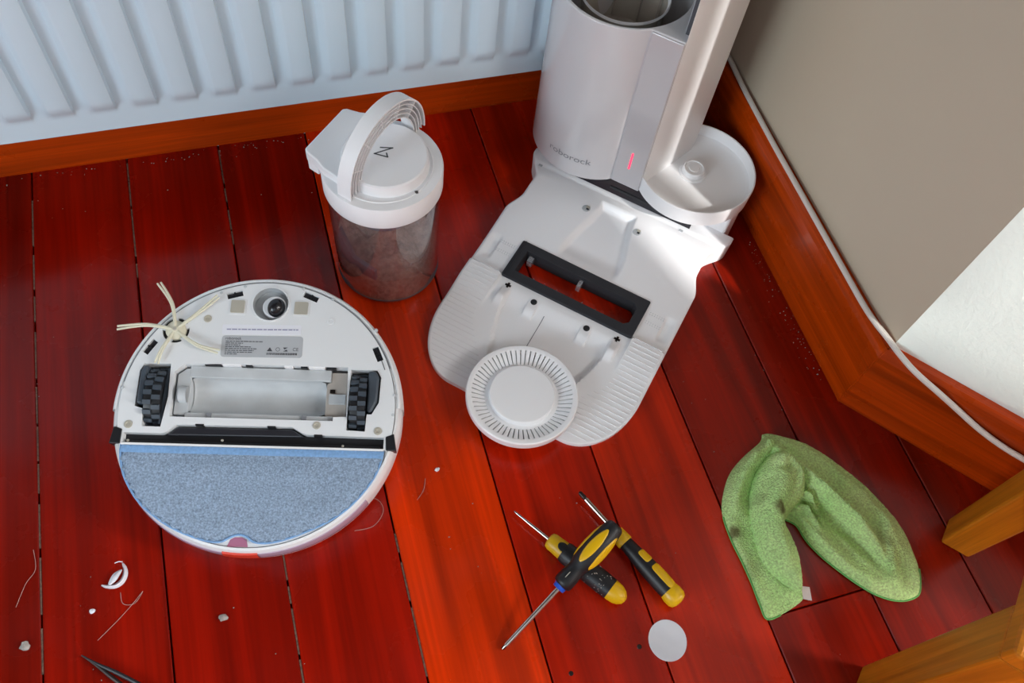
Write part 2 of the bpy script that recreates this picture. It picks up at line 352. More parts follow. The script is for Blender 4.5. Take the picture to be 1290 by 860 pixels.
# ---- floor: one object, each board a child
FL = MB().box(-2.0, 2.4, -2.2, 1.05, -.06, -.022).build('floor', 'sub', smooth=0); tag(FL, kind='structure')
seams = [-2.04 + .14 * i for i in range(11)] + [-.517, -.378, -.239, -.100, .038, .179, .3195, .462, .608, .752, .893, 1.034, 1.175, 1.316, 1.457, 1.6, 1.74, 1.88, 2.02, 2.16, 2.30, 2.42]
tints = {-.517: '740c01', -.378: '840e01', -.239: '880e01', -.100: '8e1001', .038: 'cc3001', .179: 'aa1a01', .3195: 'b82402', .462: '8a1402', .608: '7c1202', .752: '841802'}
joints = {.462: .115, -.517: -.3, .179: -.5, .038: -.42}
def plank(x0, x1, y0, y1, tint):
    w = x1 - x0 - .0022; L2 = y1 - y0 - .0015; b = .0012
    mb = MB(); x = w / 2; y = L2 / 2
    mb.add([(-x, -y, -.02), (x, -y, -.02), (x, y, -.02), (-x, y, -.02), (-x, -y, -b), (x, -y, -b), (x, y, -b), (-x, y, -b), (-x + b, -y + b, 0), (x - b, -y + b, 0), (x - b, y - b, 0), (-x + b, y - b, 0)],
           [(0, 3, 2, 1), (0, 1, 5, 4), (1, 2, 6, 5), (2, 3, 7, 6), (3, 0, 4, 7), (4, 5, 9, 8), (5, 6, 10, 9), (6, 7, 11, 10), (7, 4, 8, 11), (8, 9, 10, 11)])
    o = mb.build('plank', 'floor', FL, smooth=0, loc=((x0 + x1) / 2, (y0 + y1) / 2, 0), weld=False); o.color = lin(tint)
for i in range(len(seams) - 1):
    x0, x1 = seams[i], seams[i + 1]
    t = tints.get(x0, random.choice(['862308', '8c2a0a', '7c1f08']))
    ylo = -2.2 if x0 > J.x - .3 else J.y; yhi = 1.048
    if x0 > .7: yhi = max(-.26, .38 - (x0 - .70) * 1.19 + .0)
    if x0 in joints:
        plank(x0, x1, ylo, joints[x0], t); plank(x0, x1, joints[x0], yhi, t)
    else: plank(x0, x1, ylo, yhi, t)
# pale dust packed into some of the gaps
for (x, y0, y1) in ((-.378, -.1, .98), (-.239, .80, 1.02), (-.100, .83, 1.02), (-.100, .05, .36), (.038, .05, .34), (-.239, .05, .22)):
    mb = MB(); y = y0
    while y < y1:
        l = random.uniform(.02, .09)
        mb.box(x - .0010, x + .0010, y, min(y + l, y1), -.008, -.0004 - random.uniform(0, .0006)); y += l + random.uniform(.002, .02)
    mb.build('seam_dust', 'filler', FL, smooth=0, weld=False)
for (x, y) in ((.168, .112), (.203, .118), (.293, .125)):
    MB().lathe([(0, .0006), (.0024, .0006), (.003, 0), (.003, -.001)], x, y, 12).build('nail_head', 'tipsteel', FL)

# ---- skirting boards
def skirting(name, p0, p1, nrm, m0, m1, material, axis, h=.142, t=.02):
    """moulded board: plain face, eased top edge; m0/m1 = mitre shift of the back edge at each end"""
    p0 = Vector(p0); p1 = Vector(p1); n = Vector(nrm); d = (p1 - p0).normalized()
    prof = [(0, 0), (t * .95, 0), (t, .004), (t, h - .012), (t - .003, h - .004), (t - .009, h), (0, h)]
    org = p0.copy(); mb = MB(); v = []
    rz = math.atan2(d.y, d.x) if axis == 0 else math.atan2(d.y, d.x) - pi / 2
    Mi = Matrix.Rotation(-rz, 3, 'Z')
    for e, (pt, m) in enumerate(((p0, m0), (p1, m1))):
        for (k, z) in prof:
            q = pt + n * k + d * (m * k / t) - org; q.z = z; v.append(Mi @ q)
    m = len(prof); f = [(i, (i + 1) % m, m + (i + 1) % m, m + i) for i in range(m)] + [tuple(range(m))[::-1], tuple(range(m, 2 * m))]
    mb.add(v, f); o = mb.build(name, material, smooth=0, loc=(org.x, org.y, 0), rot=(0, 0, rz)); return tag(o, kind='structure')
skirting('baseboard_back', (-2.0, 1.05, 0), (.712, 1.05, 0), (0, -1, 0), 0, -.02, 'skirt_x', 0, h=.15, t=.022)
skirting('baseboard_right', (.712, 1.05, 0), (.712, .375, 0), (-1, 0, 0), .02, .0087, 'skirt_y', 1)
skirting('baseboard_angled', (.712, .375, 0), (1.25, -.266, 0), (-.766, -.643, 0), -.0087, 0, 'skirt_x', 0)

# ================================================================== radiator
YF = .940
rad = thing('radiator', 'white ribbed panel radiator on the back wall', 'radiator', (0, YF, .152))
def radiator_panel():
    x0r, x1r = -1.15, .446; ph = .0524; xs = []; base = -.2546
    prof = [(0.0, 0), (.0020, 0), (.0145, 0), (.0220, .92), (.0255, 1.02), (.0370, 1.06), (.0485, 1.02), (.0508, .92), (.0524, .0)]
    k = -17
    xs.append((x0r, 0))
    while True:
        b = base + k * ph
        if b > x1r - .05: break
        if b > x0r + .02:
            for u, hgt in prof[:-1]: xs.append((b + u, hgt))
            last = b
        k += 1
    xs.append((last + ph, 0)); xs.append((x1r, 0))
    zs = [(0, 0, 0), (.028, 0, 0), (.033, 0, 0), (.040, .30, 0), (.050, .88, 0), (.060, 1, 0), (.30, 1, 0), (.548, 1, 0), (.556, .6, 0), (.562, 0, 0), (.60, 0, 0)]
    v = []; f = []; nx = len(xs)
    for (z, g, _) in zs:
        for (x, hgt) in xs: v.append((x, -.0100 * hgt * g, z))
    for j in range(len(zs) - 1):
        for i in range(nx - 1): f.append((j * nx + i, j * nx + i + 1, (j + 1) * nx + i + 1, (j + 1) * nx + i))
    return MB().add(v, f)
p = radiator_panel().build('front_panel', 'radiator', rad, smooth=50)
b = MB()
b.add([(-1.15, -.0005, 0), (.446, -.0005, 0), (.446, .012, -.004), (-1.15, .012, -.004)], [(0, 1, 2, 3)])
b.build('bottom_lip', 'white_gloss', rad, smooth=0)
MB().box(-1.15, .446, .012, .016, -.002, .60).build('back_panel', 'radiator', rad, smooth=0)
for x in (-1.15, .443): MB().box(x, x + .003, 0, .016, 0, .60).build('side_cap', 'radiator', rad, smooth=0)
MB().box(-1.15, .446, 0, .016, .597, .600).build('top_grille', 'radiator', rad, smooth=0)
for x in (-.8, .2): MB().box(x - .02, x + .02, .016, .086, .08, .5).build('wall_bracket', 'radiator', rad, smooth=0)

# ================================================================== charging and emptying dock
DA = R(-44.3); DO = Vector((.372, .6235, 0))
dock = thing('charging_dock', 'white robot vacuum emptying dock with open round tower and ribbed ramp', 'dock', DO, (0, 0, DA))
def dock_w(b):
    if b < -.12:
        k = min(1., (-.12 - b) / .10); return .088 + .072 * math.sqrt(max(0, 1 - k * k))
    if b < .075: return .160
    if b < .115: return .160 - .012 * sm(b, .075, .115)
    if b < .150: return .148
    return .148 + .024 * sm(b, .150, .195)
def dock_h(a, b):
    s = abs(a)
    h = .008 + .014 * sm(b, -.235, -.03) + .014 * sm(b, -.03, .17)
    # sunken middle of the ramp, with the two walls that curve towards the front
    ai = .084 - .030 * sm(-b, .065, .20)
    dep = .0095 * sm(b, -.205, -.13) * sm(-b, .045, .075)
    h -= dep * sm(ai - s, -.0015, .0035)
    # raised wheel tracks
    h += .0050 * sm(s - .106, -.001, .002) * sm(b, -.105, -.055) * sm(-b, .030, .034)
    # screw posts and cross-head posts stand up out of the sunken part
    for (pa, wd, l) in ((.043, .0080, .026), (.089, .0075, .036)):
        h += dep * .95 * sm(wd - abs(s - pa), -.0012, .0012) * sm(b, -.052 - l, -.050 - l * .5) * sm(-b, .0, .001)
    # channel behind the window
    hw = .048 - .020 * sm(b, .05, .165)
    if b > .03:
        e = max(abs(a + .004) - hw, (b - .160) if b > .150 else -1)
        h -= (.0105 * sm(-e, -.003, .007)) * sm(b, .034, .075)
    # ledge along the foot of the tower
    h += .003 * sm(b, .176, .179)
    # pockets beside the window
    h -= .004 * sm(s, .1375, .1385) * sm(.1565 - s, 0, .012) * sm(b, -.016, -.014) * sm(-b, -.026, -.022)
    # shallow rounding to the outer edge
    return h
rows = [-.12 - .10 * sin(pi / 2 * i / 26) for i in range(26, 0, -1)] + [-.12 + .0025 * i for i in range(34)]
rows = [r for r in rows if r < -.0355] + [-.035] + [-.035 + .005 * i for i in range(1, 14)] + [.035] + [.035 + .0025 * i for i in range(1, 68)]
rows = sorted(set(round(r, 5) for r in rows)); rows = [r for r in rows if r <= .2026]
NC = 160; v = []; f = []
for b in rows:
    w = dock_w(b)
    for i in range(NC + 1):
        a = -w + 2 * w * i / NC; e = min(1, (w - abs(a)) / .004); rnd = .002 * (1 - math.sqrt(max(0, 1 - (1 - e) ** 2)))
        v.append((a, b, dock_h(a, b) - rnd))
W1 = NC + 1
for j in range(len(rows) - 1):
    for i in range(NC):
        am = (-.16 + .32 * (i + .5) / NC); bm_ = (rows[j] + rows[j + 1]) / 2
        if abs(am) < .106 and abs(bm_) < .035: continue
        f.append((j * W1 + i, j * W1 + i + 1, (j + 1) * W1 + i + 1, (j + 1) * W1 + i))
mb = MB().add(v, f)
edge = [(v[j * W1]) for j in range(len(rows))][::-1] + [v[i] for i in range(1, NC)] + [v[j * W1 + NC] for j in range(len(rows))]
n = len(edge)
mb.add(edge + [(x * .992, y, .0) for x, y, z in edge], [(i, i + 1, n + i + 1, n + i) for i in range(n - 1)])
mb.build('base_plate', 'white', dock, smooth=40)
# window in the plate: black foam frame round an opening down to the floor
MB().plate(rrect(-.1065, .1065, -.0355, .0355, .002, 2), [[(-.092, .0205), (.086, .0205), (.0925, .013), (.0925, -.014), (.086, -.0205), (-.092, -.0205)]], .002, .0275).build('window_frame', 'foam', dock, smooth=0, bevel=.001)
MB().box(-.1015, -.1005, -.0350, .0350, .0275, .0292).build('frame_ridge', 'foam', dock, smooth=0)
for i, (x, y) in enumerate(((-.062, -.0195), (-.044, -.0195), (-.024, -.0195), (.018, -.0195), (.040, -.0195))):
    MB().box(x - .0006, x + .0006, y, y + .006, .016, .020).build('clear_tab', 'tabclear', dock, smooth=0)
MB().box(-.002, .004, .006, .0195, .010, .022).build('clear_tab', 'tabclear', dock, smooth=0)
MB().box(-.086, -.078, .008, .018, .010, .022).build('clear_tab', 'tabclear', dock, smooth=0)
# anti-slip ribs on the two wheel tracks
for sgn in (-1, 1):
    mb = MB(); b = -.034
    while b > -.206:
        ai = .111 if b > -.10 else .111 - .062 * sm(-b, .10, .21)
        ao = dock_w(b) - .006
        if ao - ai > .01:
            for k in range(6):
                a0 = ai + (ao - ai) * k / 6; a1 = ai + (ao - ai) * (k + 1) / 6
                q = []
                for (aa, bb) in ((a0, b), (a1, b), (a1, b + .0010), (a0, b + .0010)): q.append((sgn * aa, bb, dock_h(aa, bb) - .001))
                q += [(x, y, z + .0018) for x, y, z in q]
                mb.add(q, [(4, 5, 6, 7), (0, 1, 5, 4), (1, 2, 6, 5), (2, 3, 7, 6), (3, 0, 4, 7)])
        b -= .0078
    tag(mb.build('tread_ribs', 'white', dock, smooth=0, weld=False), kind='stuff')
    mb = MB()
    for r_ in range(4):
        for c_ in range(7):
            x = sgn * (.1135 + c_ * .0036); y = .020 - r_ * .0035 - (.009 if r_ > 1 else 0)
            mb.lathe([(0, .0008), (.0005, .0008), (.0007, -.001)], x, y, 6)
    mb.v = [(x, y, z + dock_h(x, y)) for x, y, z in mb.v]
    tag(mb.build('grip_dots', 'bay', dock, weld=False), kind='stuff')
    for a, b in ((sgn * .043, -.052), (sgn * .089, -.046)):
        z = dock_h(a, b)
        if abs(a) < .06: MB().lathe([(0, z + .0012), (.0036, z + .0014), (.0048, z + .0006), (.0048, z - .002)], a, b, 18).build('black_screw', 'black', dock)
        else:
            MB().box(a - .0046, a + .0046, b - .0016, b + .0016, z - .002, z + .001).box(a - .0016, a + .0016, b - .0046, b + .0046, z - .002, z + .001).build('cross_plug', 'tipsteel', dock, smooth=0)
for a in (-.020, .018):
    mb = MB()
    for k in range(8):
        b0 = -.062 - .009 * k; mb.add([(a - .0005, b0, dock_h(a, b0) + .0004), (a + .0005, b0, dock_h(a, b0) + .0004), (a + .0005, b0 - .009, dock_h(a, b0 - .009) + .0004), (a - .0005, b0 - .009, dock_h(a, b0 - .009) + .0004)], [(0, 1, 2, 3)])
    mb.build('panel_seam', 'ink_soft' if a < 0 else 'white', dock, smooth=0)
for a in (-.050, .037):
    z = dock_h(a, .136); c = MB().lathe([(0, z + .0006), (.0062, z + .0006), (.0072, z - .001)], a, .136, 20).build('contact_seat', 'bay', dock)
    MB().box(a - .001, a + .0045, .137, .1405, z, z + .0022).build('charging_contact', 'steel', c, smooth=0)
    MB().box(a + .0005, a + .0045, .1335, .136, z, z + .0016).build('spring_clip', 'black', c, smooth=0)
for a in (-.150, .095): MB().box(a - .003, a + .003, .172, .1755, .034, .0375).build('clip_notch', 'bay', dock, smooth=0)
# foot of the tower
DC = (.075, .238)
foot = [(-.172, .2025), (.156, .2025)] + [(DC[0] + .086 * cos(t), DC[1] + .086 * sin(t)) for t in [R(x) for x in range(-18, 95, 6)]] + [(-.13, .326), (-.17, .31)]
MB().prism(foot, 0, .078).build('foot_block', 'white', dock, bevel=.004)
MB().add([(-.122, .1815, .0385), (.105, .1815, .0385), (.105, .1990, .078), (-.122, .1990, .078), (-.122, .203, .0385), (.105, .203, .0385), (.105, .203, .078), (-.122, .203, .078)],
         [(0, 1, 2, 3), (4, 7, 6, 5), (0, 4, 5, 1), (1, 5, 6, 2), (2, 6, 7, 3), (3, 7, 4, 0)]).build('sensor_window', 'smoke', dock, smooth=0)
MB().box(-.035, .032, .1845, .1890, .043, .050).build('signal_lens', 'black', dock, smooth=0, bevel=.004)
# round tower
TC = (-.098, .240); TR = .0935
ang = [R(x) for x in range(-46, -330, -6)]
tow = [(TC[0] + TR * cos(t), TC[1] + TR * sin(t)) for t in ang]
tow = [(-.0335, .1725), (.0125, .1725), (.0125, .318), (-.020, .318)] + [q for q in [(TC[0] + TR * cos(R(x)), TC[1] + TR * sin(R(x))) for x in range(54, 314, 5)]]
hole = circle(-.097, .240, .0885, 64)
hole = [(min(x, .0035), y) for x, y in hole]
def clear_of_radiator(q, lim):
    e = max(0, .7157 * q[1] - .6984 * q[0] - lim); return (q[0] + .6984 * e, q[1] - .7157 * e)
tow = [clear_of_radiator(q, .297) for q in tow]; hole = [clear_of_radiator(q, .292) for q in hole]
TOP = .358
MB().plate(tow, [hole], .0785, TOP, bottom=False, hole_z=.25).prism(tow, .0785, .0800).build('tower_housing', 'white_gloss', dock, bevel=.0015)
MB().prism(hole, .246, .250).build('tower_floor', 'baydust', dock)
pn = MB().box(-.0325, .0118, .1700, .1735, .082, TOP - .002).build('front_panel', 'panel', dock, smooth=0, bevel=.001)
MB().prism(rrect(-.0012, .0012, -.0165, .0165, .0011, 3), 0, .0004).build('status_light', 'led', pn, loc=(-.011, .1699, .1335), rot=(R(90), 0, 0))
tv, tf = text_geo('roborock', .0155)
mb = MB(); v = []
for (x, y, z) in tv:
    t = -pi / 2 + (x * 1.18 - .001) / TR
    v.append((TC[0] + (TR + .0003) * cos(t), TC[1] + (TR + .0003) * sin(t), .113 + y))
mb.add(v, tf).build('lettering', 'ink_soft', dock, smooth=0, weld=False)
# milky cup inside the tower
cup = MB().lathe([(.052, .251), (.0530, .26), (.0575, .338), (.0590, .340), (.0592, .337), (.0570, .333), (.0545, .27), (.0530, .252), (.052, .251)], -.096, .240, 64).build('inner_cup', 'cupclear', dock)
MB().lathe([(.0, .262), (.0535, .262)], -.096, .240, 48).build('cup_floor', 'baydust', cup)
MB().lathe([(.0565, .336), (.0595, .342), (.0605, .338)], -.096, .240, 64).build('cup_rim', 'white', cup)
for t in (70, 110, 150): MB().box(-.001, .001, -.054, -.050, .263, .33).build('cup_fin', 'baydust', cup, smooth=0, loc=(-.096, .240, 0), rot=(0, 0, R(t + 60)))
# upright column behind the dish
MB().prism([(.0122, .1735), (.0515, .288), (.050, .318), (.022, .326), (.0128, .318)], .079, .43).build('column', 'white', dock, bevel=.0015)
MB().box(.0050, .0132, .188, .300, TOP, .43).build('column_channel', 'ink', dock, smooth=0)
for k in range(4): MB().box(.0035, .0050, .192 + k * .020, .200 + k * .020, TOP, .425).build('channel_rib', 'bay', dock, smooth=0)
# dish that normally carries the canister
dish = MB().lathe([(.030, .078), (.0865, .078), (.0895, .081), (.0905, .108), (.0897, .1095), (.0880, .1095), (.0872, .108), (.0850, .092), (.080, .0885), (.050, .0880), (.0, .0878)], DC[0], DC[1], 96).build('canister_dish', 'white', dock)
kn = MB().lathe([(.0215, .0870), (.0205, .0895), (.0170, .0905), (.0165, .0985), (.0155, .0995), (.0140, .0995), (.0132, .0985), (.0085, .0985), (.0080, .0992), (.0, .0992)], DC[0] - .004, DC[1] + .006, 40).build('centre_knob', 'white', dish)

# ================================================================== loose round filter cover leaning on the ramp
cov = thing('vent_cover', 'round white slotted vent cover lying on the dock ramp', 'cover', (.2425, .470, .0232), (R(-2.5), R(0.5), 0))
RO, RI = .0765, .0445
sl_out, sl_in = .0685, .0505
NS = 60
mb = MB()
mb.lathe([(.0735, 0), (.0755, .001), (.0762, .003), (RO, .0135), (.0752, .0150), (.0700, .0150), (sl_out, .0142)], seg=120)
mb.lathe([(sl_in, .0058), (RI + .0012, .0050), (RI, .0055), (RI, .0128), (RI - .0012, .0138), (.0, .0142)], seg=120)
mb.build('rim', 'white', cov)
prof_s = [(sl_in, .0058), (.056, .0080), (.062, .0116), (sl_out, .0142)]
v = []; f = []
me0 = None
for k in range(NS):
    mb = MB(); vv = []
    for (r, z) in prof_s:
        hw = .0021 + (r - sl_in) * .035
        vv += [(r, -hw, z), (r, hw, z), (r, hw, z - .0022), (r, -hw, z - .0022)]
    if me0 is None:
        ff = []
        for i in range(3):
            for e in range(4): ff.append((i * 4 + e, i * 4 + (e + 1) % 4, i * 4 + 4 + (e + 1) % 4, i * 4 + 4 + e))
        o = mb.add(vv, ff).build('slat', 'white', cov, smooth=30); me0 = o.data
    else:
        o = bpy.data.objects.new('slat', me0); COL.objects.link(o); o.parent = cov
    o.rotation_euler = (0, 0, 2 * pi * k / NS)
MB().lathe([(0, .0008), (.072, .0008)], seg=64).build('backing', 'bay', cov)

# ================================================================== dust canister
can = thing('dust_canister', 'clear dust canister with white lid and raised carry handle beside the dock', 'canister', (.117, .744, 0))
MB().lathe([(0, .0012), (.066, .0012), (.0715, .003), (.0735, .008), (.0752, .1885), (.0732, .1885), (.0715, .010), (.066, .005), (0, .005)], seg=96).build('clear_body', 'clear', can)
MB().lathe([(.0735, .0105), (.0740, .0105), (.0740, .0118), (.0735, .0118)], seg=96).build('base_seam', 'ink', can)
# dust heaped inside, highest at the back
v = []; f = []; nr, ns = 12, 48
for i in range(nr + 1):
    for k in range(ns):
        r = .0705 * i / nr; a = 2 * pi * k / ns; x, y = r * cos(a), r * sin(a)
        z = .080 + .30 * y - .20 * abs(x - .012) + .012 * noise.noise(Vector((x * 40, y * 40, 3))) + .006 * noise.noise(Vector((x * 110, y * 110, 7))); v.append((x, y, max(.012, z)))
for i in range(nr):
    for k in range(ns): f.append((i * ns + k, i * ns + (k + 1) % ns, (i + 1) * ns + (k + 1) % ns, (i + 1) * ns + k))
k0 = len(v); v += [(.0705 * cos(2 * pi * k / ns), .0705 * sin(2 * pi * k / ns), .006) for k in range(ns)]
f += [(nr * ns + k, nr * ns + (k + 1) % ns, k0 + (k + 1) % ns, k0 + k) for k in range(ns)]
tag(MB().add(v, f).build('dust_heap', 'dust', can, smooth=60), kind='stuff')
MB().add([(-.069, -.014, .006), (-.030, -.062, .006), (-.030, -.062, .075), (-.055, -.040, .085), (-.069, -.014, .12), (-.062, -.008, .006), (-.026, -.058, .006), (-.026, -.058, .075), (-.050, -.036, .085), (-.062, -.008, .12)],
         [(0, 1, 2, 3, 4), (9, 8, 7, 6, 5), (0, 5, 6, 1), (1, 6, 7, 2), (2, 7, 8, 3), (3, 8, 9, 4), (4, 9, 5, 0)]).build('inner_flap', 'grime', can, smooth=0)
MB().lathe([(.020, .185), (.045, .183), (.043, .12), (.030, .105), (0, .103)], .0, .012, 48).build('inner_funnel', 'grime', can)
lid = MB().lathe([(.0745, .186), (.0775, .1865), (.0785, .189), (.0785, .2185), (.0770, .2215), (.0640, .2225), (.0610, .2215), (0, .2215)], seg=96).build('lid', 'white', can)
top = MB().lathe([(.0570, .2205), (.0565, .2300), (.0550, .2365), (.0530, .2380), (0, .2380)], .004, .000, 80).build('raised_disc', 'white', can)
MB().lathe([(.0635, .2222), (.0640, .2234), (.0655, .2234), (.0660, .2222)], .0, .0, 80).build('lid_groove', 'white', lid)
lx = [Vector((480 - 0, 0))]
strokes = [((.1181, .7560), (.1328, .7520)), ((.1328, .7520), (.1085, .7475)), ((.1085, .7475), (.1235, .7385)), ((.1235, .7385), (.1235, .7450))]
for (p0, p1) in strokes:
    p0 = Vector(p0) - Vector((.117, .744)); p1 = Vector(p1) - Vector((.117, .744)); d = (p1 - p0).normalized(); n_ = Vector((-d.y, d.x)) * .0009
    p0 -= d * .0008; p1 += d * .0008
    MB().add([(*(p0 - n_), .2382), (*(p1 - n_), .2382), (*(p1 + n_), .2382), (*(p0 + n_), .2382)], [(0, 1, 2, 3)]).build('logo_stroke', 'ink', top, smooth=0)
MB().box(.030, .034, -.058, -.054, .2222, .2234).build('lock_mark', 'ink', lid, smooth=0)
# outlet hood on the far left of the lid: flat square shoulder with an apron
ca, sa = cos(R(135)), sin(R(135))
def hood(u, w):  # u outward (up-left), w along the hood
    return (u * ca - w * sa, u * sa + w * ca)
pl = [hood(*q) for q in ((.020, -.060), (.050, -.056), (.066, -.049), (.0835, -.045), (.0880, -.041), (.0880, .041), (.0835, .045), (.066, .049), (.050, .056), (.020, .060))]
MB().prism(pl, .2175, .2345).build('outlet_hood', 'white', can, bevel=.002)
ap = [hood(*q) for q in ((.070, -.043), (.0875, -.041), (.0875, .041), (.070, .043))]
MB().prism(ap, .196, .2180).build('hood_apron', 'white', can, bevel=.002)
# carry handle: an arched band from front left to back right
hd = Vector((.745, .667, 0)); hn = Vector((.667, -.745, 0)); hc = Vector((.0045, .0055, 0))
def arch(rad, hgt, t): return hc + hd * (-rad * cos(t)) + Vector((0, 0, .222 + hgt * sin(t) ** .9))
def arch_band(r0, h0, r1, h1, n0, n1, seg=40, t0=0., t1=pi):
    v = []; f = []
    for i in range(seg + 1):
        t = t0 + (t1 - t0) * i / seg; o_, i_ = arch(r0, h0, t), arch(r1, h1, t)
        v += [o_ + hn * n0, o_ + hn * n1, i_ + hn * n1, i_ + hn * n0]
    for i in range(seg):
        for e in range(4): f.append((i * 4 + e, i * 4 + (e + 1) % 4, i * 4 + 4 + (e + 1) % 4, i * 4 + 4 + e))
    f += [(0, 1, 2, 3)[::-1], tuple(seg * 4 + e for e in range(4))]
    return MB().add(v, f)
HK = 1.09
hnd = arch_band(.0800, .0800 * HK, .0780, .0780 * HK, -.013, .0070).build('handle', 'white', can, smooth=50)
arch_band(.0780, .0780 * HK, .0560, .0560 * HK, -.013, -.011).build('handle_web', 'white', hnd, smooth=50)
for q in (.0735, .0680, .0625, .0572): arch_band(q, q * HK, q - .0012, (q - .0012) * HK, -.011, .0060).build('handle_rib', 'white', hnd, smooth=50)
for t in (.45, .95, 1.45, 1.95, 2.45): arch_band(.0780, .0780 * HK, .0565, .0565 * HK, -.011, .0055, 1, t, t + .022).build('handle_spacer', 'white', hnd, smooth=0)

# ================================================================== upturned robot vacuum
TH, TILT, H0 = R(-15.7), math.atan(.1983), .090
Rm = Matrix.Rotation(TH, 3, 'Z') @ Matrix.Rotation(TILT, 3, 'X')
rl = Vector((-.093, .5032, .090)) - Rm @ Vector((0, 0, H0))
rob = thing('robot_vacuum', 'round white robot vacuum lying upside down with blue mop pad', 'robot vacuum', rl, (TILT, 0, TH))
def mm(pts): return [(x / 1000., y / 1000.) for x, y in pts]
bay = mm([(-105, -13), (-107, 44), (-95, 54), (-58, 56), (105, 57), (107, -7), (91, -8), (91, -13)])
lwh = mm([(-148, 44), (-144, 53), (-112, 54), (-110, 12), (-114, -26), (-136, -26), (-138, -4), (-148, -1)])
rwh = mm([(109, 54), (142, 54), (147, 45), (146, 12), (138, -3), (132, -3), (131, -25), (108, -24)])
strip = mm([(-157, -47), (-157, -34), (-112, -34), (-106, -32), (-96, -23), (43, -22), (55, -29), (60, -31), (155, -32), (155, -47)])
cast = circle(.001, .138, .0225, 40)
cl = [mm([(-171, -48), (-168, -27), (-158, -30), (-158, -48)]), mm([(158, -48), (157, -31), (167, -27), (171, -48)])]
sens = []
for (x, y, a) in ((-45, 149, 17), (51, 150, -22), (-140, 75, 58), (141, 76, -66)):
    c_, s_ = cos(R(a)), sin(R(a)); sens.append(mm([(x + u * c_ - w * s_, y + u * s_ + w * c_) for u, w in ((-10, -4), (10, -4), (10, 4), (-10, 4))]))
RP = .1665
outl = circle(0, 0, RP, 120, R(-19), R(199))
outl = outl[:-1] + [(outl[-1][0], outl[-1][1]), (-.158, -.048), (.158, -.048)]
hub_hole = circle(-.112, .098, .0165, 28)
MB().plate(outl, [bay, lwh, rwh, cast, hub_hole, mm([(-156.5, -46), (-156.5, -34), (-112, -34), (-106, -32), (-96, -23), (43, -22), (55, -29), (60, -31), (155, -32), (155, -46)])] + sens, H0 - .030, H0, bottom=False).build('chassis', 'robot', rob, smooth=30)
# outer shell and bumper
MB().lathe([(.0, .0225), (.060, .0215), (.140, .0225), (.164, .0265), (.1725, .0345), (.1752, .046), (.1752, .072), (.1735, .082), (.1705, .0870), (.1675, .0880), (.1668, .0850), (.1668, .070)], seg=140).build('shell', 'robot', rob)
MB().lathe([(.1685, .0868), (.1700, .0892), (.1725, .0885), (.1752, .083), (.1766, .072), (.1766, .052), (.1752, .044)], seg=110, a0=R(2), a1=R(182)).build('bumper', 'robot', rob)
MB().lathe([(.1672, .0889), (.1678, .0893), (.1684, .0889)], seg=110, a0=R(20), a1=R(170)).build('bumper_seam', 'ink_soft', rob)
MB().lathe([(0, .0), (.030, .0002), (.042, .0025), (.046, .008), (.047, .024), (.047, .026)], 0, -.030, 48).build('sensor_turret', 'robot', rob)
for i, (x, y) in enumerate(((-34, 163), (41, 163), (80, 150), (139, 110), (167, 23), (167, -3), (-168, 22), (-63, 153))):
    MB().lathe([(0, H0 + .0014), (.0018, H0 + .0010), (.0024, H0 - .002)], x / 1000 * .985, y / 1000 * .985, 12).build('rim_stud', 'bay', rob)
# main brush bay
MB().prism([(x, y) for x, y in bay], H0 - .034, H0 - .030).build('brush_bay_floor', 'bay', rob, smooth=0)
v = []; f = []; ns = 20; L0, L1 = -.086, .078
for i, x in enumerate([L0, L0 + .004, -.04, .0, .04, L1 - .006, L1]):
    e = .88 if i in (0, 6) else 1.0
    for k in range(ns + 1):
        a = pi + pi * k / ns; v.append((x, .0170 + .0225 * e * cos(a), H0 - .0085 + .020 * e * sin(a)))
for i in range(6):
    for k in range(ns): f.append((i * (ns + 1) + k, i * (ns + 1) + k + 1, (i + 1) * (ns + 1) + k + 1, (i + 1) * (ns + 1) + k))
MB().add(v, f).build('brush_trough', 'bay', rob, smooth=60)
MB().box(-.090, .084, .0395, .0545, H0 - .032, H0 - .0075).box(-.090, .090, -.0125, -.0055, H0 - .032, H0 - .0065).build('trough_ledge', 'bay', rob, smooth=0, bevel=.0012)
MB().prism(mm([(-104, -8), (-104, 43), (-94, 51), (-87, 51), (-87, 39), (-86.5, -5), (-90, -9)]), H0 - .032, H0 - .008).build('end_block', 'bay', rob, smooth=0, bevel=.0012)
MB().prism(mm([(79, -12), (79, 38), (84, 40), (84, 53), (104, 53), (105, -5), (90, -6), (90, -12)]), H0 - .032, H0 - .012).build('end_block', 'baydust', rob, smooth=0, bevel=.0012)
MB().lathe([(0, 0), (.0095, 0), (.0105, .0008), (.0105, .010)], seg=28).build('bearing_socket', 'bay', rob, loc=(-.099, .017, H0 - .0070), rot=(0, R(90), 0))
MB().box(.083, .1035, .011, .024, H0 - .016, H0 - .009).build('bearing_slot', 'bay', rob, smooth=0, bevel=.001)
MB().box(.0835, .0900, .0255, .0300, H0 - .016, H0 - .0105).build('slot_shadow_gap', 'tipsteel', rob, smooth=0)  # solid dark block stands in for the shade in the gap
for x0, x1 in ((-.072, -.052), (-.022, -.014), (.046, .054), (.078, .090)): MB().box(x0, x1, .0545, .0568, H0 - .010, H0 - .0025).build('latch', 'black', rob, smooth=0)
for x0, x1 in ((-.050, -.028), (.026, .036), (.056, .076)): MB().box(x0, x1, .0545, .0568, H0 - .010, H0 - .0010).build('latch_tooth', 'white', rob, smooth=0)
for x in (-.063, .052): MB().box(x, x + .006, -.0120, -.0060, H0 - .0065, H0 - .0045).build('ledge_clip', 'ink_soft', rob, smooth=0)
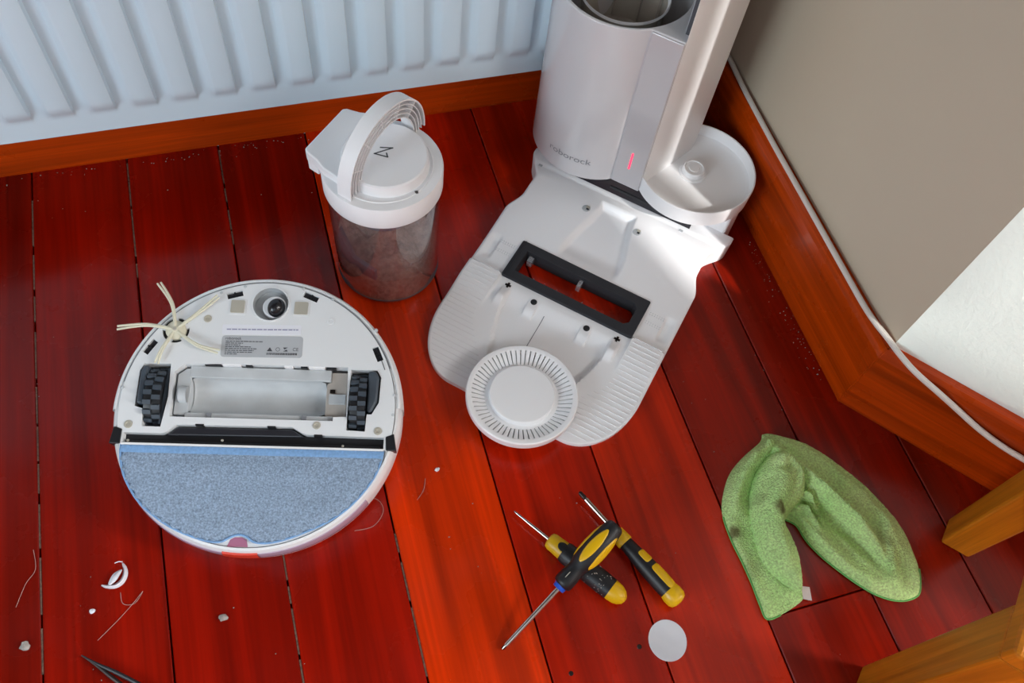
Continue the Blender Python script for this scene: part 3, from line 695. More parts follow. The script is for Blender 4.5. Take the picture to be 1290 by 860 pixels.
# drive wheels
def wheel(poly, wx0, wx1, cover, sgn):
    MB().prism(poly, H0 - .034, H0 - .030).build('wheel_well', 'black', rob, smooth=0)
    w = MB().lathe([(.030, -(wx1 - wx0) / 2), (.0365, -(wx1 - wx0) / 2 + .001), (.0378, 0), (.0365, (wx1 - wx0) / 2 - .001), (.030, (wx1 - wx0) / 2)], seg=56).build('drive_wheel', 'black', rob, loc=((wx0 + wx1) / 2, .014, H0 - .0275), rot=(0, R(90), 0))
    # tread lugs in three staggered rows
    lug = None
    for row in range(2):
        for k in range(20):
            a = 2 * pi * (k + .5 * row) / 20
            xo = (-.0052 if row == 0 else .0052)
            if lug is None:
                o = MB().box(-.0048, .0048, -.0028, .0028, 0, .0034).build('tread_lug', 'rubber', w, smooth=0); lug = o.data
            else:
                o = bpy.data.objects.new('tread_lug', lug); COL.objects.link(o); o.parent = w
            # wheel axis is local z
            o.matrix_local = Matrix.Translation((.0366 * cos(a), .0366 * sin(a), xo)) @ Matrix.Rotation(a, 4, 'Z') @ Matrix.Rotation(R(90), 4, 'Y')
    MB().prism(cover, H0 - .028, H0 + .0035).build('wheel_housing', 'rubber', rob, bevel=.0035, seg=3)
wheel(lwh, -.137, -.116, mm([(-146, 42), (-143, 50), (-138, 51), (-138, 1), (-146, 2)]), -1)
wheel(rwh, .1105, .1305, mm([(131.5, 52), (141, 52), (145, 44), (144, 13), (137, -1), (131.5, 0)]), 1)
MB().prism(mm([(-115.5, 48), (-113, 50), (-112, 12), (-116, -22), (-118, -22)]), H0 - .028, H0 - .003).build('wheel_arm', 'rubber', rob, smooth=0)
# front caster
MB().lathe([(.0222, H0), (.0222, H0 - .014), (0, H0 - .016)], .001, .138, 40).build('caster_cup', 'bay', rob)
MB().lathe([(.0222, H0 - .002), (.0222, H0 + .0012), (.0240, H0 + .0012), (.0245, H0 - .001)], .001, .138, 40).build('caster_ring', 'robot', rob)
MB().lathe([(.0, H0 - .012), (.0150, H0 - .010), (.0150, H0 - .004), (.0135, H0 - .002), (0, H0 - .002)], .0055, .1355, 32).build('caster_fork', 'white', rob)
v = MB().lathe([(.0125 * sin(pi * k / 14) + .0, -.0105 * cos(pi * k / 14)) for k in range(15)], seg=28)
v.build('caster_wheel', 'ball', rob, loc=(.0085, .1335, H0 - .001), rot=(0, R(78), R(-22)))
for x, y in ((-.0395, .1325), (.040, .1335)):
    c = MB().prism(rrect(x - .0105, x + .0105, y - .0105, y + .0105, .002, 2), H0 - .001, H0 + .0008).build('contact_seat', 'robot', rob, smooth=0)
    MB().prism(rrect(x - .0085, x + .0085, y - .0085, y + .0085, .001, 2), H0, H0 + .0018).build('contact_plate', 'steel', c, smooth=0)
for s_ in sens: MB().prism(s_, H0 - .007, H0 - .004).build('cliff_sensor', 'smoke', rob, smooth=0)
for s_ in sens:
    cx_ = sum(p_[0] for p_ in s_) / 4; cy_ = sum(p_[1] for p_ in s_) / 4
    a_ = math.atan2(s_[1][1] - s_[0][1], s_[1][0] - s_[0][0])
    MB().box(-.0009, .0009, -.004, .004, -.004, -.001).build('sensor_divider', 'black', rob, smooth=0, loc=(cx_, cy_, H0), rot=(0, 0, a_))
MB().lathe([(.1605, H0 + .0004), (.1613, H0 + .0004)], seg=10, a0=R(20), a1=R(31)).build('side_slot', 'black', rob, smooth=0)
for x, y in ((-152, -24), (147, -24), (72, -19), (-75, 115), (79, 118)):
    MB().lathe([(0, H0 + .0002), (.0022, H0 + .0002), (.0026, H0 + .0010), (.0048, H0 + .0008), (.0052, H0 - .0005)], x / 1000, y / 1000, 20).build('screw_boss', 'steel' if x != 79 else 'robot', rob)
# dark slot above the mop plate, and the two corner clips
MB().prism(strip, H0 - .018, H0 - .012).build('dark_recess', 'black', rob, smooth=0)
MB().box(-.150, .150, -.0465, -.0425, H0 - .013, H0 - .004).build('recess_rail', 'black', rob, smooth=0, bevel=.001)
MB().prism(mm([(-104, -32), (-95, -24.5), (42, -23.5), (53, -30), (58, -33), (-110, -35)]), H0 - .013, H0 - .006).build('recess_step', 'smoke', rob, smooth=0, bevel=.0015)
for x, y in ((-.040, -.040), (.105, -.043), (-.151, -.043)): MB().lathe([(0, .0022), (.0012, .0018), (.0018, 0)], x, y, 10).build('recess_pin', 'steel', rob, loc=(0, 0, H0 - .0045))
for x in (-.068, .018, .075): MB().box(x - .005, x + .005, -.0235 if x < .05 else -.0335, -.0215 if x < .05 else -.0305, H0 - .006, H0 + .0005).build('recess_tooth', 'black', rob, smooth=0)
for c_ in cl: MB().prism(c_, H0 - .016, H0 + .0012).build('corner_clip', 'black', rob, smooth=0, bevel=.001)
# mop plate, pad and water tank edge
mop = mm([(-157.5, -48), (-155, -66), (-149, -84), (-139, -101), (-126, -117), (-109, -131), (-90, -143), (-70, -152), (-50, -158.5), (-36, -161), (-26, -160.5), (-18, -156), (-11, -153), (-4, -152.5), (3, -155), (10, -160), (20, -161.5), (32, -160.5), (52, -155), (79, -143.5), (100, -132), (118, -118), (133, -101), (145, -83), (152, -66), (155, -49)])
mops = [(p_.x, p_.y) for p_ in spline([Vector((*q, 0)) for q in mop], 3)]
plate_o = [(-.162, -.0475)] + [(.1665 * cos(R(t)), .1665 * sin(R(t))) for t in range(197, 344, 3)] + [(.1615, -.0475)]
MB().prism(plate_o, H0 - .022, H0 - .0045).build('mop_plate', 'robot', rob, bevel=.001)
rng = random.Random(3)
extra = [(-.16 + .005 * i + rng.uniform(-.001, .001), -.165 + .005 * j + rng.uniform(-.001, .001)) for i in range(66) for j in range(24)]
extra = [e for e in extra if inside(e, mops) and min((Vector(e) - Vector(q)).length for q in mops) > .003]
def mop_z(x, y):
    d = min(((x - q[0]) ** 2 + (y - q[1]) ** 2) for q in mops[::2]) ** .5
    z = H0 - .0035 + .0042 * sm(d, 0, .006)
    for (x0, x1, y0, y1) in ((-.090, .072, -.090, -.066), (-.045, .060, -.118, -.094)):
        e = max(x0 - x, x - x1, y0 - y, y - y1); z += .0016 * sm(-e, -.003, .003) * (1 if y0 > -.1 else .5)
    z += .0006 * noise.noise(Vector((x * 30, y * 30, 0)))
    return z
padm = mat('blue_grey_mop_pile', '93a6bd', .95, spec=.15, var=(480, .38), bump=(800, .8, .002)); M['pad'] = padm
pad = MB().plate(mops, [], H0 - .0045, 0, hfun=mop_z, extra=extra).build('mop_pad', 'pad', rob, smooth=60)
M['padhem'] = mat('blue_mop_hem', '7fa8d6', .8, bump=(500, .5, .001), var=(300, .12))
MB().tube([(x, y, H0 - .0012) for x, y in mops], .0014, 6).build('edge_binding', 'padhem', pad)
mb = MB()
for k in range(38):
    x0 = -.1555 + .311 * k / 38; mb.add([(x0, -.0495, H0 + .0008), (x0 + .0088, -.0495, H0 + .0008), (x0 + .0075, -.0585, H0 + .0020), (x0 - .0010, -.0585, H0 + .0020), (x0 + .004, -.054, H0 + .0030)], [(0, 1, 4), (1, 2, 4), (2, 3, 4), (3, 0, 4)])
mb.build('hem_band', 'padhem', pad, smooth=60, weld=False)
MB().box(-.157, .155, -.0490, -.0468, H0 - .004, H0 + .0012).build('plate_lip', 'white', rob, smooth=0)
MB().lathe([(.1680, .0835), (.1745, .0815), (.1760, .075), (.1762, .058), (.1750, .046)], seg=80, a0=R(222), a1=R(322)).build('water_tank_edge', 'lilac', rob)
MB().lathe([(.1700, .0842), (.1752, .0822), (.1768, .075), (.1769, .062), (.176, .052)], seg=14, a0=R(261.5), a1=R(275)).build('tank_tab', 'red', rob)
MB().prism(mm([(-17, -158), (-12, -155), (-4, -155), (2, -158), (4, -166), (-20, -166)]), H0 - .006, H0 - .0040).build('tab_button', 'pink', rob, smooth=0)
# labels
st = MB().prism(rrect(-.0525, .0455, .0965, .1095, .001, 2), H0, H0 + .0003).build('white_sticker', 'labelwhite', rob, smooth=0, rot=(0, 0, R(1.6)))
gl = MB().prism(rrect(-.0525, .0480, .0660, .0945, .004, 4), H0, H0 + .0004).build('grey_rating_label', 'labelgrey', rob, smooth=0, rot=(0, 0, R(1.2)))
mb = MB(); x = -.047
while x < .040:
    l = rng.uniform(.002, .007); mb.add([(x, .1022, H0 + .0006), (x + l, .1022, H0 + .0006), (x + l, .1038, H0 + .0006), (x, .1038, H0 + .0006)], [(0, 1, 2, 3)]); x += l + .0011
tag(mb.build('small_print', 'ink_lilac', st, smooth=0), kind='stuff')
def flat_text(txt, size, x, y, parent, material, z=.0007):
    v_, f_ = text_geo(txt, size); MB().add([(x + a, y + b_, H0 + z) for a, b_, c_ in v_], f_).build('lettering', material, parent, smooth=0, weld=False)
flat_text('roborock', .0052, -.0385, .0905, gl, 'ink')
flat_text('CE', .0062, .0395, .0768, gl, 'ink')
mb = MB()
for (y, x1) in ((.0862, -.002), (.0838, -.026), (.0814, -.029), (.0790, -.016), (.0766, -.008), (.0742, -.012), (.0718, -.014), (.0694, -.032)):
    x = -.0475
    while x < x1:
        l = min(rng.uniform(.002, .006), x1 - x); mb.add([(x, y, H0 + .0007), (x + l, y, H0 + .0007), (x + l, y + .0010, H0 + .0007), (x, y + .0010, H0 + .0007)], [(0, 1, 2, 3)]); x += l + .0008
x = .004
while x < .041:
    l = rng.uniform(.0004, .0013); mb.add([(x, .0694, H0 + .0007), (x + l, .0694, H0 + .0007), (x + l, .0722, H0 + .0007), (x, .0722, H0 + .0007)], [(0, 1, 2, 3)]); x += l + rng.uniform(.0004, .0009)
tag(mb.build('small_print', 'ink', gl, smooth=0), kind='stuff')
MB().add([(.004, .0742, H0 + .0007), (.011, .0742, H0 + .0007), (.0075, .0795, H0 + .0007)], [(0, 1, 2)]).add([(.024, .0742, H0 + .0007), (.030, .0742, H0 + .0007), (.0255, .0768, H0 + .0007), (.030, .0795, H0 + .0007), (.024, .0795, H0 + .0007), (.0285, .0768, H0 + .0007)], [(0, 1, 5), (2, 3, 4)]).build('approval_mark', 'ink', gl, smooth=0)
MB().lathe([(.0021, H0 + .0007), (.0026, H0 + .0007)], .0175, .0768, 20).build('approval_mark', 'ink', gl, smooth=0)
# side brush: five double ivory bristles on a hub
sb = MB().lathe([(0, H0 + .0060), (.0030, H0 + .0062), (.0040, H0 + .0050), (.0100, H0 + .0035), (.0125, H0 + .001), (.0125, H0 - .006)], -.112, .098, 32).build('side_brush', 'bristle', rob)
MB().lathe([(.0125, H0 - .004), (.0163, H0 - .004)], -.112, .098, 32).build('brush_well', 'black', sb, smooth=0)
MB().lathe([(0, H0 + .0066), (.0022, H0 + .0066), (.0028, H0 + .0058)], -.112, .098, 16).build('brush_screw', 'steel', sb)
for k in range(5): MB().box(.0118, .0168, -.0030, .0030, H0 - .005, H0 + .0003).build('well_bridge', 'robot', sb, smooth=0, loc=(-.112, .098, 0), rot=(0, 0, R(25 + 72 * k)))
for (p0, p1, p2) in (((-112, 98), (-119, 130), (-138, 157)), ((-112, 98), (-146, 101), (-180, 95)), ((-112, 98), (-86, 119), (-63, 142)), ((-112, 98), (-82, 77), (-55, 70)), ((-112, 98), (-123, 70), (-128, 52))):
    for s_ in (-1, 1):
        q = []
        for (px, py), off, z in ((p0, 0, .003), (p1, .0009, .0075), (p2, .0022, .010 if p2[1] > 80 else .0055)):
            d = Vector((p2[0] - p0[0], p2[1] - p0[1])).normalized(); nn = Vector((-d.y, d.x))
            q.append(Vector((px / 1000 + nn.x * off * s_, py / 1000 + nn.y * off * s_, H0 + z)))
        c = spline(q, 7); MB().tube(c, [.0021 - .0008 * i / len(c) for i in range(len(c))], 6).build('bristle', 'bristle', sb)

# ================================================================== screwdrivers
def axis_frame(p0, p1):
    x = (Vector(p1) - Vector(p0)).normalized(); y = Vector((0, 0, 1)).cross(x).normalized(); z = x.cross(y)
    return Matrix(((x.x, y.x, z.x, p0[0]), (x.y, y.y, z.y, p0[1]), (x.z, y.z, z.z, p0[2]), (0, 0, 0, 1)))
def turned(prof, seg=32):
    """solid of revolution about local x; prof = (x, r)"""
    v = []; f = []; m = len(prof)
    for x, r in prof:
        for k in range(seg): a = 2 * pi * k / seg; v.append((x, r * cos(a), r * sin(a)))
    for i in range(m - 1):
        for k in range(seg): f.append((i * seg + k, i * seg + (k + 1) % seg, (i + 1) * seg + (k + 1) % seg, (i + 1) * seg + k))
    f += [tuple(range(seg)), tuple(range((m - 1) * seg, m * seg))[::-1]]
    return MB().add(v, f)
def inlay(prof, x0, x1, a0, a1, lift=.0006, pw=2.0):
    """panel lying on a turned body: rounded area x0..x1 along, a0..a1 around (degrees from straight up)"""
    def rad(x):
        for (xa, ra), (xb, rb) in zip(prof, prof[1:]):
            if xa <= x <= xb and xb > xa: return ra + (rb - ra) * (x - xa) / (xb - xa)
        return prof[-1][1]
    xc, ac = (x0 + x1) / 2, (a0 + a1) / 2; v = []; f = []; nr, ns = 6, 40
    for i in range(nr + 1):
        for k in range(ns):
            t = 2 * pi * k / ns; q = i / nr; c_, s_ = cos(t), sin(t)
            ux = q * math.copysign(abs(c_) ** (2 / pw), c_); ua = q * math.copysign(abs(s_) ** (2 / pw), s_)
            x = xc + ux * (x1 - x0) / 2; a = R(ac + ua * (a1 - a0) / 2); r = rad(x) + (lift if i < nr else -.0006)
            v.append((x, r * sin(a), r * cos(a)))
    for i in range(nr):
        for k in range(ns): f.append((i * ns + k, i * ns + (k + 1) % ns, (i + 1) * ns + (k + 1) % ns, (i + 1) * ns + k))
    return MB().add(v, f)
# 1: long cross-head driver lying across the one below
s1 = thing('screwdriver', 'long cross-head screwdriver with blue collar and oval yellow grips, lying on top', 'screwdriver')
s1.matrix_world = axis_frame((.1313, .1656, .0040), (0.2977, 0.2583, .0660)) @ Matrix.Scale(.936, 4, (1, 0, 0))
hp = [(.108, .0085), (.110, .0112), (.114, .0122), (.124, .0120), (.134, .0112), (.140, .0112), (.146, .0132), (.158, .0152), (.172, .0158), (.188, .0150), (.200, .0132), (.206, .0122), (.211, .0112), (.214, .0085), (.2148, .0045)]
turned([(0, .0008), (.002, .0016), (.008, .0031), (.110, .0032)]).build('shaft', 'chrome', s1)
turned([(.1025, .0070), (.1030, .0078), (.1080, .0082), (.1085, .0084)]).build('collar', 'blue', s1)
turned(hp).build('handle', 'blackgrip', s1, smooth=50)
for a in (-62, 0 + 10, 82, 154, 226): inlay(hp, .1440, .2040, a - 27, a + 27).build('grip_panel', 'yellow', s1, smooth=60)
inlay(hp, .119, .130, 6, 12, .0004).build('neck_mark', 'steel', s1, smooth=60)
for k in range(4): MB().box(.0, .007, -.0004, .0004, .0005, .0024).build('tip_flute', 'tipsteel', s1, smooth=0, rot=(R(45 + 90 * k), 0, 0))
# 2: short driver with rubber-wrapped grip
s2 = thing('screwdriver', 'worn screwdriver with scuffed black grip between yellow neck and yellow end', 'screwdriver')
s2.matrix_world = axis_frame((.1905, .3225, .0130), (.2925, .1760, .0150))
turned([(0, .0006), (.004, .0013), (.020, .0016), (.022, .0020), (.064, .0020)]).build('shaft', 'chrome', s2)
n2 = [(.0560, .0060), (.0575, .0095), (.062, .0112), (.070, .0114), (.078, .0120), (.086, .0124)]
turned(n2).build('neck', 'yellow_old', s2)
g2 = [(.080, .0126), (.084, .0138), (.094, .0142), (.140, .0142), (.1535, .0136)]
gr = turned(g2).build('grip', 'blackgrip', s2, smooth=50)
inlay(n2, .070, .085, -30, 30, .0012).build('grip_tongue', 'blackgrip', gr, smooth=60)
mb = MB()
for k in range(46):
    x = rng.uniform(.095, .152); a = rng.uniform(-95, 60); l = rng.uniform(.0008, .0035); w = rng.uniform(3, 9)
    q = inlay(g2, x, x + l, a, a + w, .0003); mb.add(q.v, q.f)
tag(mb.build('paint_scuffs', 'fluff', gr, smooth=0, weld=False), kind='stuff')
turned([(.1520, .0132), (.156, .0134), (.164, .0124), (.170, .0098), (.174, .0058), (.1755, .002)]).build('end_cap', 'yellow', s2, smooth=60)
# 3: driver with small yellow inlays
s3 = thing('screwdriver', 'screwdriver with yellow ring and two rectangular yellow inlays, nearest the towel', 'screwdriver')
s3.matrix_world = axis_frame((.2805, .3265, .0125), (.3555, .1610, .0135))
turned([(0, .0012), (.0015, .0028), (.010, .0030), (.0125, .0020), (.013, .0022)]).build('bit', 'tipsteel', s3)
turned([(.0125, .0030), (.0130, .0034), (.078, .0034)]).build('shaft', 'chrome', s3)
turned([(.0690, .0075), (.0700, .0095), (.074, .0100), (.086, .0108), (.0875, .0102)]).build('ring', 'yellow_old', s3)
h3 = [(.0865, .0088), (.090, .0095), (.100, .0100), (.112, .0112), (.126, .0122), (.142, .0126), (.158, .0126), (.168, .0122)]
turned(h3).build('handle', 'blackgrip', s3, smooth=50)
inlay(h3, .1060, .1245, -8, 62, .0007, 5).build('grip_panel', 'yellow', s3, smooth=60)
inlay(h3, .1290, .1665, -10, 66, .0007, 6).build('grip_panel', 'yellow', s3, smooth=60)
inlay(h3, .1290, .1665, 110, 170, .0007, 6).build('grip_panel', 'yellow', s3, smooth=60)
turned([(.1645, .0126), (.170, .0136), (.178, .0132), (.182, .0108), (.184, .006), (.1845, .002)]).build('end_cap', 'yellow', s3, smooth=60)

# ================================================================== green cloth
TOWEL_O = Vector((.565, .215, 0))
TOWEL_STAINS = [(-.102, .008, .012, .8), (-.047, .019, .011, .75), (-.040, .016, .008, .6), (-.062, .038, .012, .3), (.088, -.048, .018, .3), (-.098, -.040, .016, .25)]
M['towel'] = towel_material()
M['hem'] = mat('bright_green_hem', '6ab060', .8, bump=(600, .5, .001))
tw_ = thing('cleaning_cloth', 'crumpled green microfibre cloth with brown stains on the floor', 'cloth', TOWEL_O)
def cloth(name, out, ridges, base, amp=.0022, edge=.012, seed=0, step=.0036, lift=None, parent=None, zoff=0):
    o2 = [(p_.x, p_.y) for p_ in spline([Vector((x, y, 0)) for x, y in out], 6, closed=True)]
    xs = [p_[0] for p_ in o2]; ys = [p_[1] for p_ in o2]; ex = []
    y = min(ys); r_ = random.Random(seed)
    while y < max(ys):
        x = min(xs)
        while x < max(xs):
            q = (x + r_.uniform(-.0008, .0008), y + r_.uniform(-.0008, .0008))
            if inside(q, o2): ex.append(q)
            x += step
        y += step
    def segd(px, py, a, b):
        ax, ay = a[0], a[1]; dx, dy = b[0] - ax, b[1] - ay; L = dx * dx + dy * dy
        t = max(0, min(1, ((px - ax) * dx + (py - ay) * dy) / L)) if L else 0
        return math.hypot(px - ax - dx * t, py - ay - dy * t), t
    segs = [(o2[i], o2[(i + 1) % len(o2)]) for i in range(len(o2))]
    ex = [e for e in ex if min(segd(e[0], e[1], a, b)[0] for a, b in segs) > step * .45]
    cache = {}
    def h(x, y):
        d = min(segd(x, y, a, b)[0] for a, b in segs)
        z = base * math.sqrt(max(0, 1 - (1 - min(1, d / edge)) ** 2))
        m = 0
        for (pts, wd, hg) in ridges:
            best = 0
            for i in range(len(pts) - 1):
                dd, t = segd(x, y, pts[i], pts[i + 1])
                hh = (hg[i] + (hg[i + 1] - hg[i]) * t) * math.exp(-(dd / wd) ** 2)
                if abs(hh) > abs(best): best = hh
            m += best
        e = sm(d, 0, edge)
        z += m * e
        z += amp * noise.noise(Vector((x * 45 + seed, y * 45, 1))) * e + .0007 * noise.noise(Vector((x * 210, y * 210, seed))) + .0016 * e * noise.noise(Vector((x * 95, y * 95, seed + 3)))
        return max(.0012, z) + (lift(x, y) if lift else 0) + zoff
    ob = MB().plate(o2, [], .0004 + zoff, 0, hfun=h, extra=ex, bottom=True).build(name, 'towel', parent, smooth=80)
    return ob, [(x, y, h(x, y)) for x, y in o2]
# outline in the cloth's own coordinates (metres from its middle)
right = [(-.001, .131), (.023, .121), (.053, .100), (.080, .065), (.102, .029), (.117, -.009), (.125, -.044), (.123, -.076), (.119, -.096), (.106, -.121), (.093, -.128), (.071, -.126), (.048, -.113), (.029, -.093), (.011, -.068), (-.003, -.045), (-.012, -.023), (-.016, -.001), (-.030, .015), (-.034, .049), (-.024, .085), (-.012, .116)]
left = [(-.003, .131), (-.013, .121), (-.048, .105), (-.076, .086), (-.098, .057), (-.107, .034), (-.109, .002), (-.107, -.026), (-.106, -.057), (-.107, -.084), (-.105, -.102), (-.082, -.101), (-.058, -.095), (-.047, -.088), (-.044, -.066), (-.046, -.040), (-.044, -.003), (-.026, .047), (-.004, .085), (.006, .112)]
c1, e1 = cloth('right_wing', right, [([(-.004, .100), (.019, .056), (.036, .020), (.057, -.017), (.071, -.049), (.078, -.078)], .0095, [.016, .030, .032, .027, .017, .004]),
                                     ([(.012, .108), (.034, .072), (.058, .034), (.078, -.006), (.090, -.040)], .012, [.012, .010, .008, .008, .004]),
                                     ([(.040, .094), (.064, .055), (.088, .014), (.103, -.029), (.107, -.062)], .009, [.008, .011, .009, .008, .003]),
                                     ([(-.005, .035), (.010, .031), (.0145, .010), (.020, -.008)], .0048, [.012, .021, .015, .002]),
                                     ([(-.012, .020), (.001, .016), (.006, -.010), (.012, -.022)], .0046, [.010, .016, .009, .001]),
                                     ([(.005, .028), (.010, .010), (.014, -.012)], .0035, [-.006, -.008, -.003]),
                                     ([(.024, .010), (.043, -.024), (.056, -.054), (.062, -.074)], .0075, [-.010, -.013, -.008, -.003]),
                                     ([(-.014, .0), (.0, -.030), (.016, -.058), (.040, -.088), (.072, -.110)], .013, [.014, .013, .010, .008, .005]),
                                     ([(.030, -.030), (.044, -.062), (.062, -.086)], .006, [.002, .004, .002]),
                                     ([(.092, -.040), (.088, -.072), (.076, -.098)], .007, [.005, .008, .005])], .007, edge=.006, parent=tw_, seed=2, amp=.0035)
c2, e2 = cloth('left_wing', left, [([(-.010, .112), (-.053, .086), (-.081, .056), (-.094, .022)], .013, [.020, .020, .012, .003]),
                                   ([(-.030, .108), (-.066, .078), (-.090, .044)], .006, [.006, .008, .004]),
                                   ([(-.060, .060), (-.080, .020), (-.088, -.020), (-.088, -.070)], .010, [-.002, -.003, -.002, -.001])], .006, edge=.006, parent=tw_, seed=5, amp=.002)
tube_o = [(-.030, .088), (-.010, .096), (.008, .083), (.016, .058), (.010, .038), (-.004, .024), (-.022, .014), (-.034, .004), (-.033, -.006), (-.031, -.026), (-.035, -.049), (-.050, -.084), (-.066, -.070), (-.079, -.049), (-.082, -.026), (-.077, .007), (-.069, .037), (-.053, .067)]
c3, e3 = cloth('rolled_fold', tube_o, [([(-.014, .080), (-.026, .050), (-.046, .028), (-.056, -.006), (-.058, -.043), (-.058, -.070)], .017, [.016, .022, .018, .014, .008, .003]),
                                       ([(.002, .078), (.008, .058), (-.004, .036)], .008, [.008, .012, .006]),
                                       ([(-.030, .072), (-.014, .066), (-.004, .072)], .0045, [-.004, -.010, -.006]),
                                       ([(-.026, .016), (-.038, -.012), (-.040, -.045)], .007, [-.004, -.008, -.004])], .017, edge=.011, parent=tw_, seed=9, amp=.003, lift=lambda x, y: .003 + .012 * sm(y, -.05, .08))
def hem(name, pts, par): MB().tube([(x, y, max(z, .0026)) for x, y, z in pts], .0012, 6, cap=False).build(name, 'hem', par)
hem('hem', e1[6 * 8:6 * 18], c1); hem('hem', e2[6 * 5:6 * 11], c2)
MB().add([(-.046, -.076, .004), (-.036, -.080, .004), (-.040, -.096, .003), (-.050, -.091, .003), (-.046, -.076, .0055), (-.036, -.080, .0055), (-.040, -.096, .0045), (-.050, -.091, .0045)], [(4, 5, 6, 7), (0, 3, 2, 1), (0, 1, 5, 4), (1, 2, 6, 5), (2, 3, 7, 6), (3, 0, 4, 7)]).build('care_tag', 'tag', c2, smooth=0)

# ================================================================== stool at the right
SR = R(-48)
stool = thing('stool', 'low orange-brown wooden stool with thick square legs at the lower right', 'stool', (.7385, -.0265, 0), (0, 0, SR))
def stool_leg(lx, ly, w0, w1, top=.318):
    v = []
    for z, w in ((0, w0 * .92), (.004, w0), (top * .5, (w0 + w1) / 2), (top, w1)):
        h = w / 2
        v += [(lx - h, ly - h, z), (lx + h, ly - h, z), (lx + h, ly + h, z), (lx - h, ly + h, z)]
    f = [(0, 3, 2, 1)] + [(i * 4 + e, i * 4 + (e + 1) % 4, i * 4 + 4 + (e + 1) % 4, i * 4 + 4 + e) for i in range(3) for e in range(4)] + [(12, 13, 14, 15)]
    return MB().add(v, f).build('leg', 'stoolwood', stool, smooth=0, bevel=.003)
def to_stool(x, y):
    d = Vector((x - .7385, y + .0265)); return (d.x * cos(-SR) - d.y * sin(-SR), d.x * sin(-SR) + d.y * cos(-SR))
l1 = to_stool(.7590, .1420); l2 = to_stool(.5510, -.0075)
LEGS = [(l1[0], l1[1], .039, .050), (l2[0], l2[1], .055, .057), (l1[0] + .23, l1[1], .045, .055), (l2[0] + .26, l2[1], .055, .057)]
for q in LEGS: stool_leg(*q)
xa, xb = min(q[0] for q in LEGS), max(q[0] for q in LEGS); ya, yb = min(q[1] for q in LEGS), max(q[1] for q in LEGS)
MB().box(xa - .030, xb + .035, ya - .030, yb + .022, .318, .345).build('seat', 'stoolwood', stool, smooth=0, bevel=.005)
MB().box(xa + .034, xb - .036, ya - .010, ya + .010, .27, .318).build('apron', 'stoolwood', stool, smooth=0)

# ================================================================== cable along the skirting
cp = [(.704, 1.035, .150), (.7045, .960, .152), (.7045, .909, .1515), (.7030, .84, .1475), (.7010, .729, .1465), (.7005, .655, .1465), (.7000, .575, .1465), (.6995, .503, .1465), (.6990, .439, .1470), (.7000, .408, .1490), (.7035, .385, .1500), (.7080, .355, .1500), (.7170, .328, .1480), (.7400, .2990, .1370), (.7580, .2800, .1265), (.7840, .2500, .1120), (.8070, .2220, .1050), (.8290, .1960, .1030), (.88, .136, .100), (.96, .041, .096)]
cb = MB().tube(spline(cp, 6), .0040, 10).build('power_cable', 'cable'); tag(cb, 'white power cable running along the skirting board and across its corner', 'cable')

# ================================================================== small litter on the floor
MB_ = MB(); pd = []
for k in range(40):
    a = 2 * pi * k / 40; pd.append((.0235 * cos(a), .0245 * sin(a)))
o = MB().plate(pd, [], 0, .0006, hfun=lambda x, y: .0008 + .0016 * sm(x + y, .005, .030) + .001 * sm(-x - y, .012, .032), extra=[(.006 * i, .006 * j) for i in range(-3, 4) for j in range(-3, 4) if i * i + j * j < 12]).build('paper_disc', 'paper', smooth=60, loc=(.329, .1225, .0004))
tag(o, 'round white paper disc beside the screwdrivers', 'disc')
# torn curl of white plastic
curl = thing('plastic_curl', 'torn curved strip of white plastic on the left floorboards', 'plastic scrap', (-.293, .3655, 0))
v = []; f = []
pts = spline([Vector(p_) for p_ in ((.0085, .0165, .006), (.0125, .010, .005), (.0130, .0, .004), (.0075, -.009, .003), (-.002, -.0125, .003), (-.0125, -.0095, .003), (-.0175, -.0055, .004))], 6)
for i, p_ in enumerate(pts):
    t = i / (len(pts) - 1); w = .0024 + .0055 * sin(pi * t) ** .8
    for (k, z) in ((0, 0.0), (.5, .0036), (1, .0012)):
        d = Vector((-p_.x, -p_.y + .004, 0)).normalized(); v.append((p_.x + d.x * w * k * .9, p_.y + d.y * w * k * .9, max(.0006, p_.z * (1 - k) * .5 + z)))
for i in range(len(pts) - 1):
    for k in range(2): f.append((i * 3 + k, i * 3 + k + 1, i * 3 + k + 4, i * 3 + k + 3))
o = MB().add(v, f).build('strip', 'paper', curl, smooth=60, weld=False); s_ = o.modifiers.new('solid', 'SOLIDIFY'); s_.thickness = .0006
v = []; f = []
pts = spline([Vector(p_) for p_ in ((.0075, .0075, .006), (.0015, .0025, .0065), (-.004, -.003, .006), (-.010, -.0075, .003))], 6)
for i, p_ in enumerate(pts):
    w = .0042 * sin(pi * (i + .6) / (len(pts) + .2)); v += [(p_.x + w * .6, p_.y - w * .8, p_.z), (p_.x - w * .6, p_.y + w * .8, p_.z - .001)]
for i in range(len(pts) - 1): f.append((2 * i, 2 * i + 1, 2 * i + 3, 2 * i + 2))
o = MB().add(v, f).build('inner_tongue', 'paper', curl, smooth=60, weld=False); s_ = o.modifiers.new('solid', 'SOLIDIFY'); s_.thickness = .0006
MB().tube([(.009, .0165, .0055), (.0045, .0178, .006), (.0, .0172, .0055)], .0007, 6).build('thread_end', 'paper', curl)
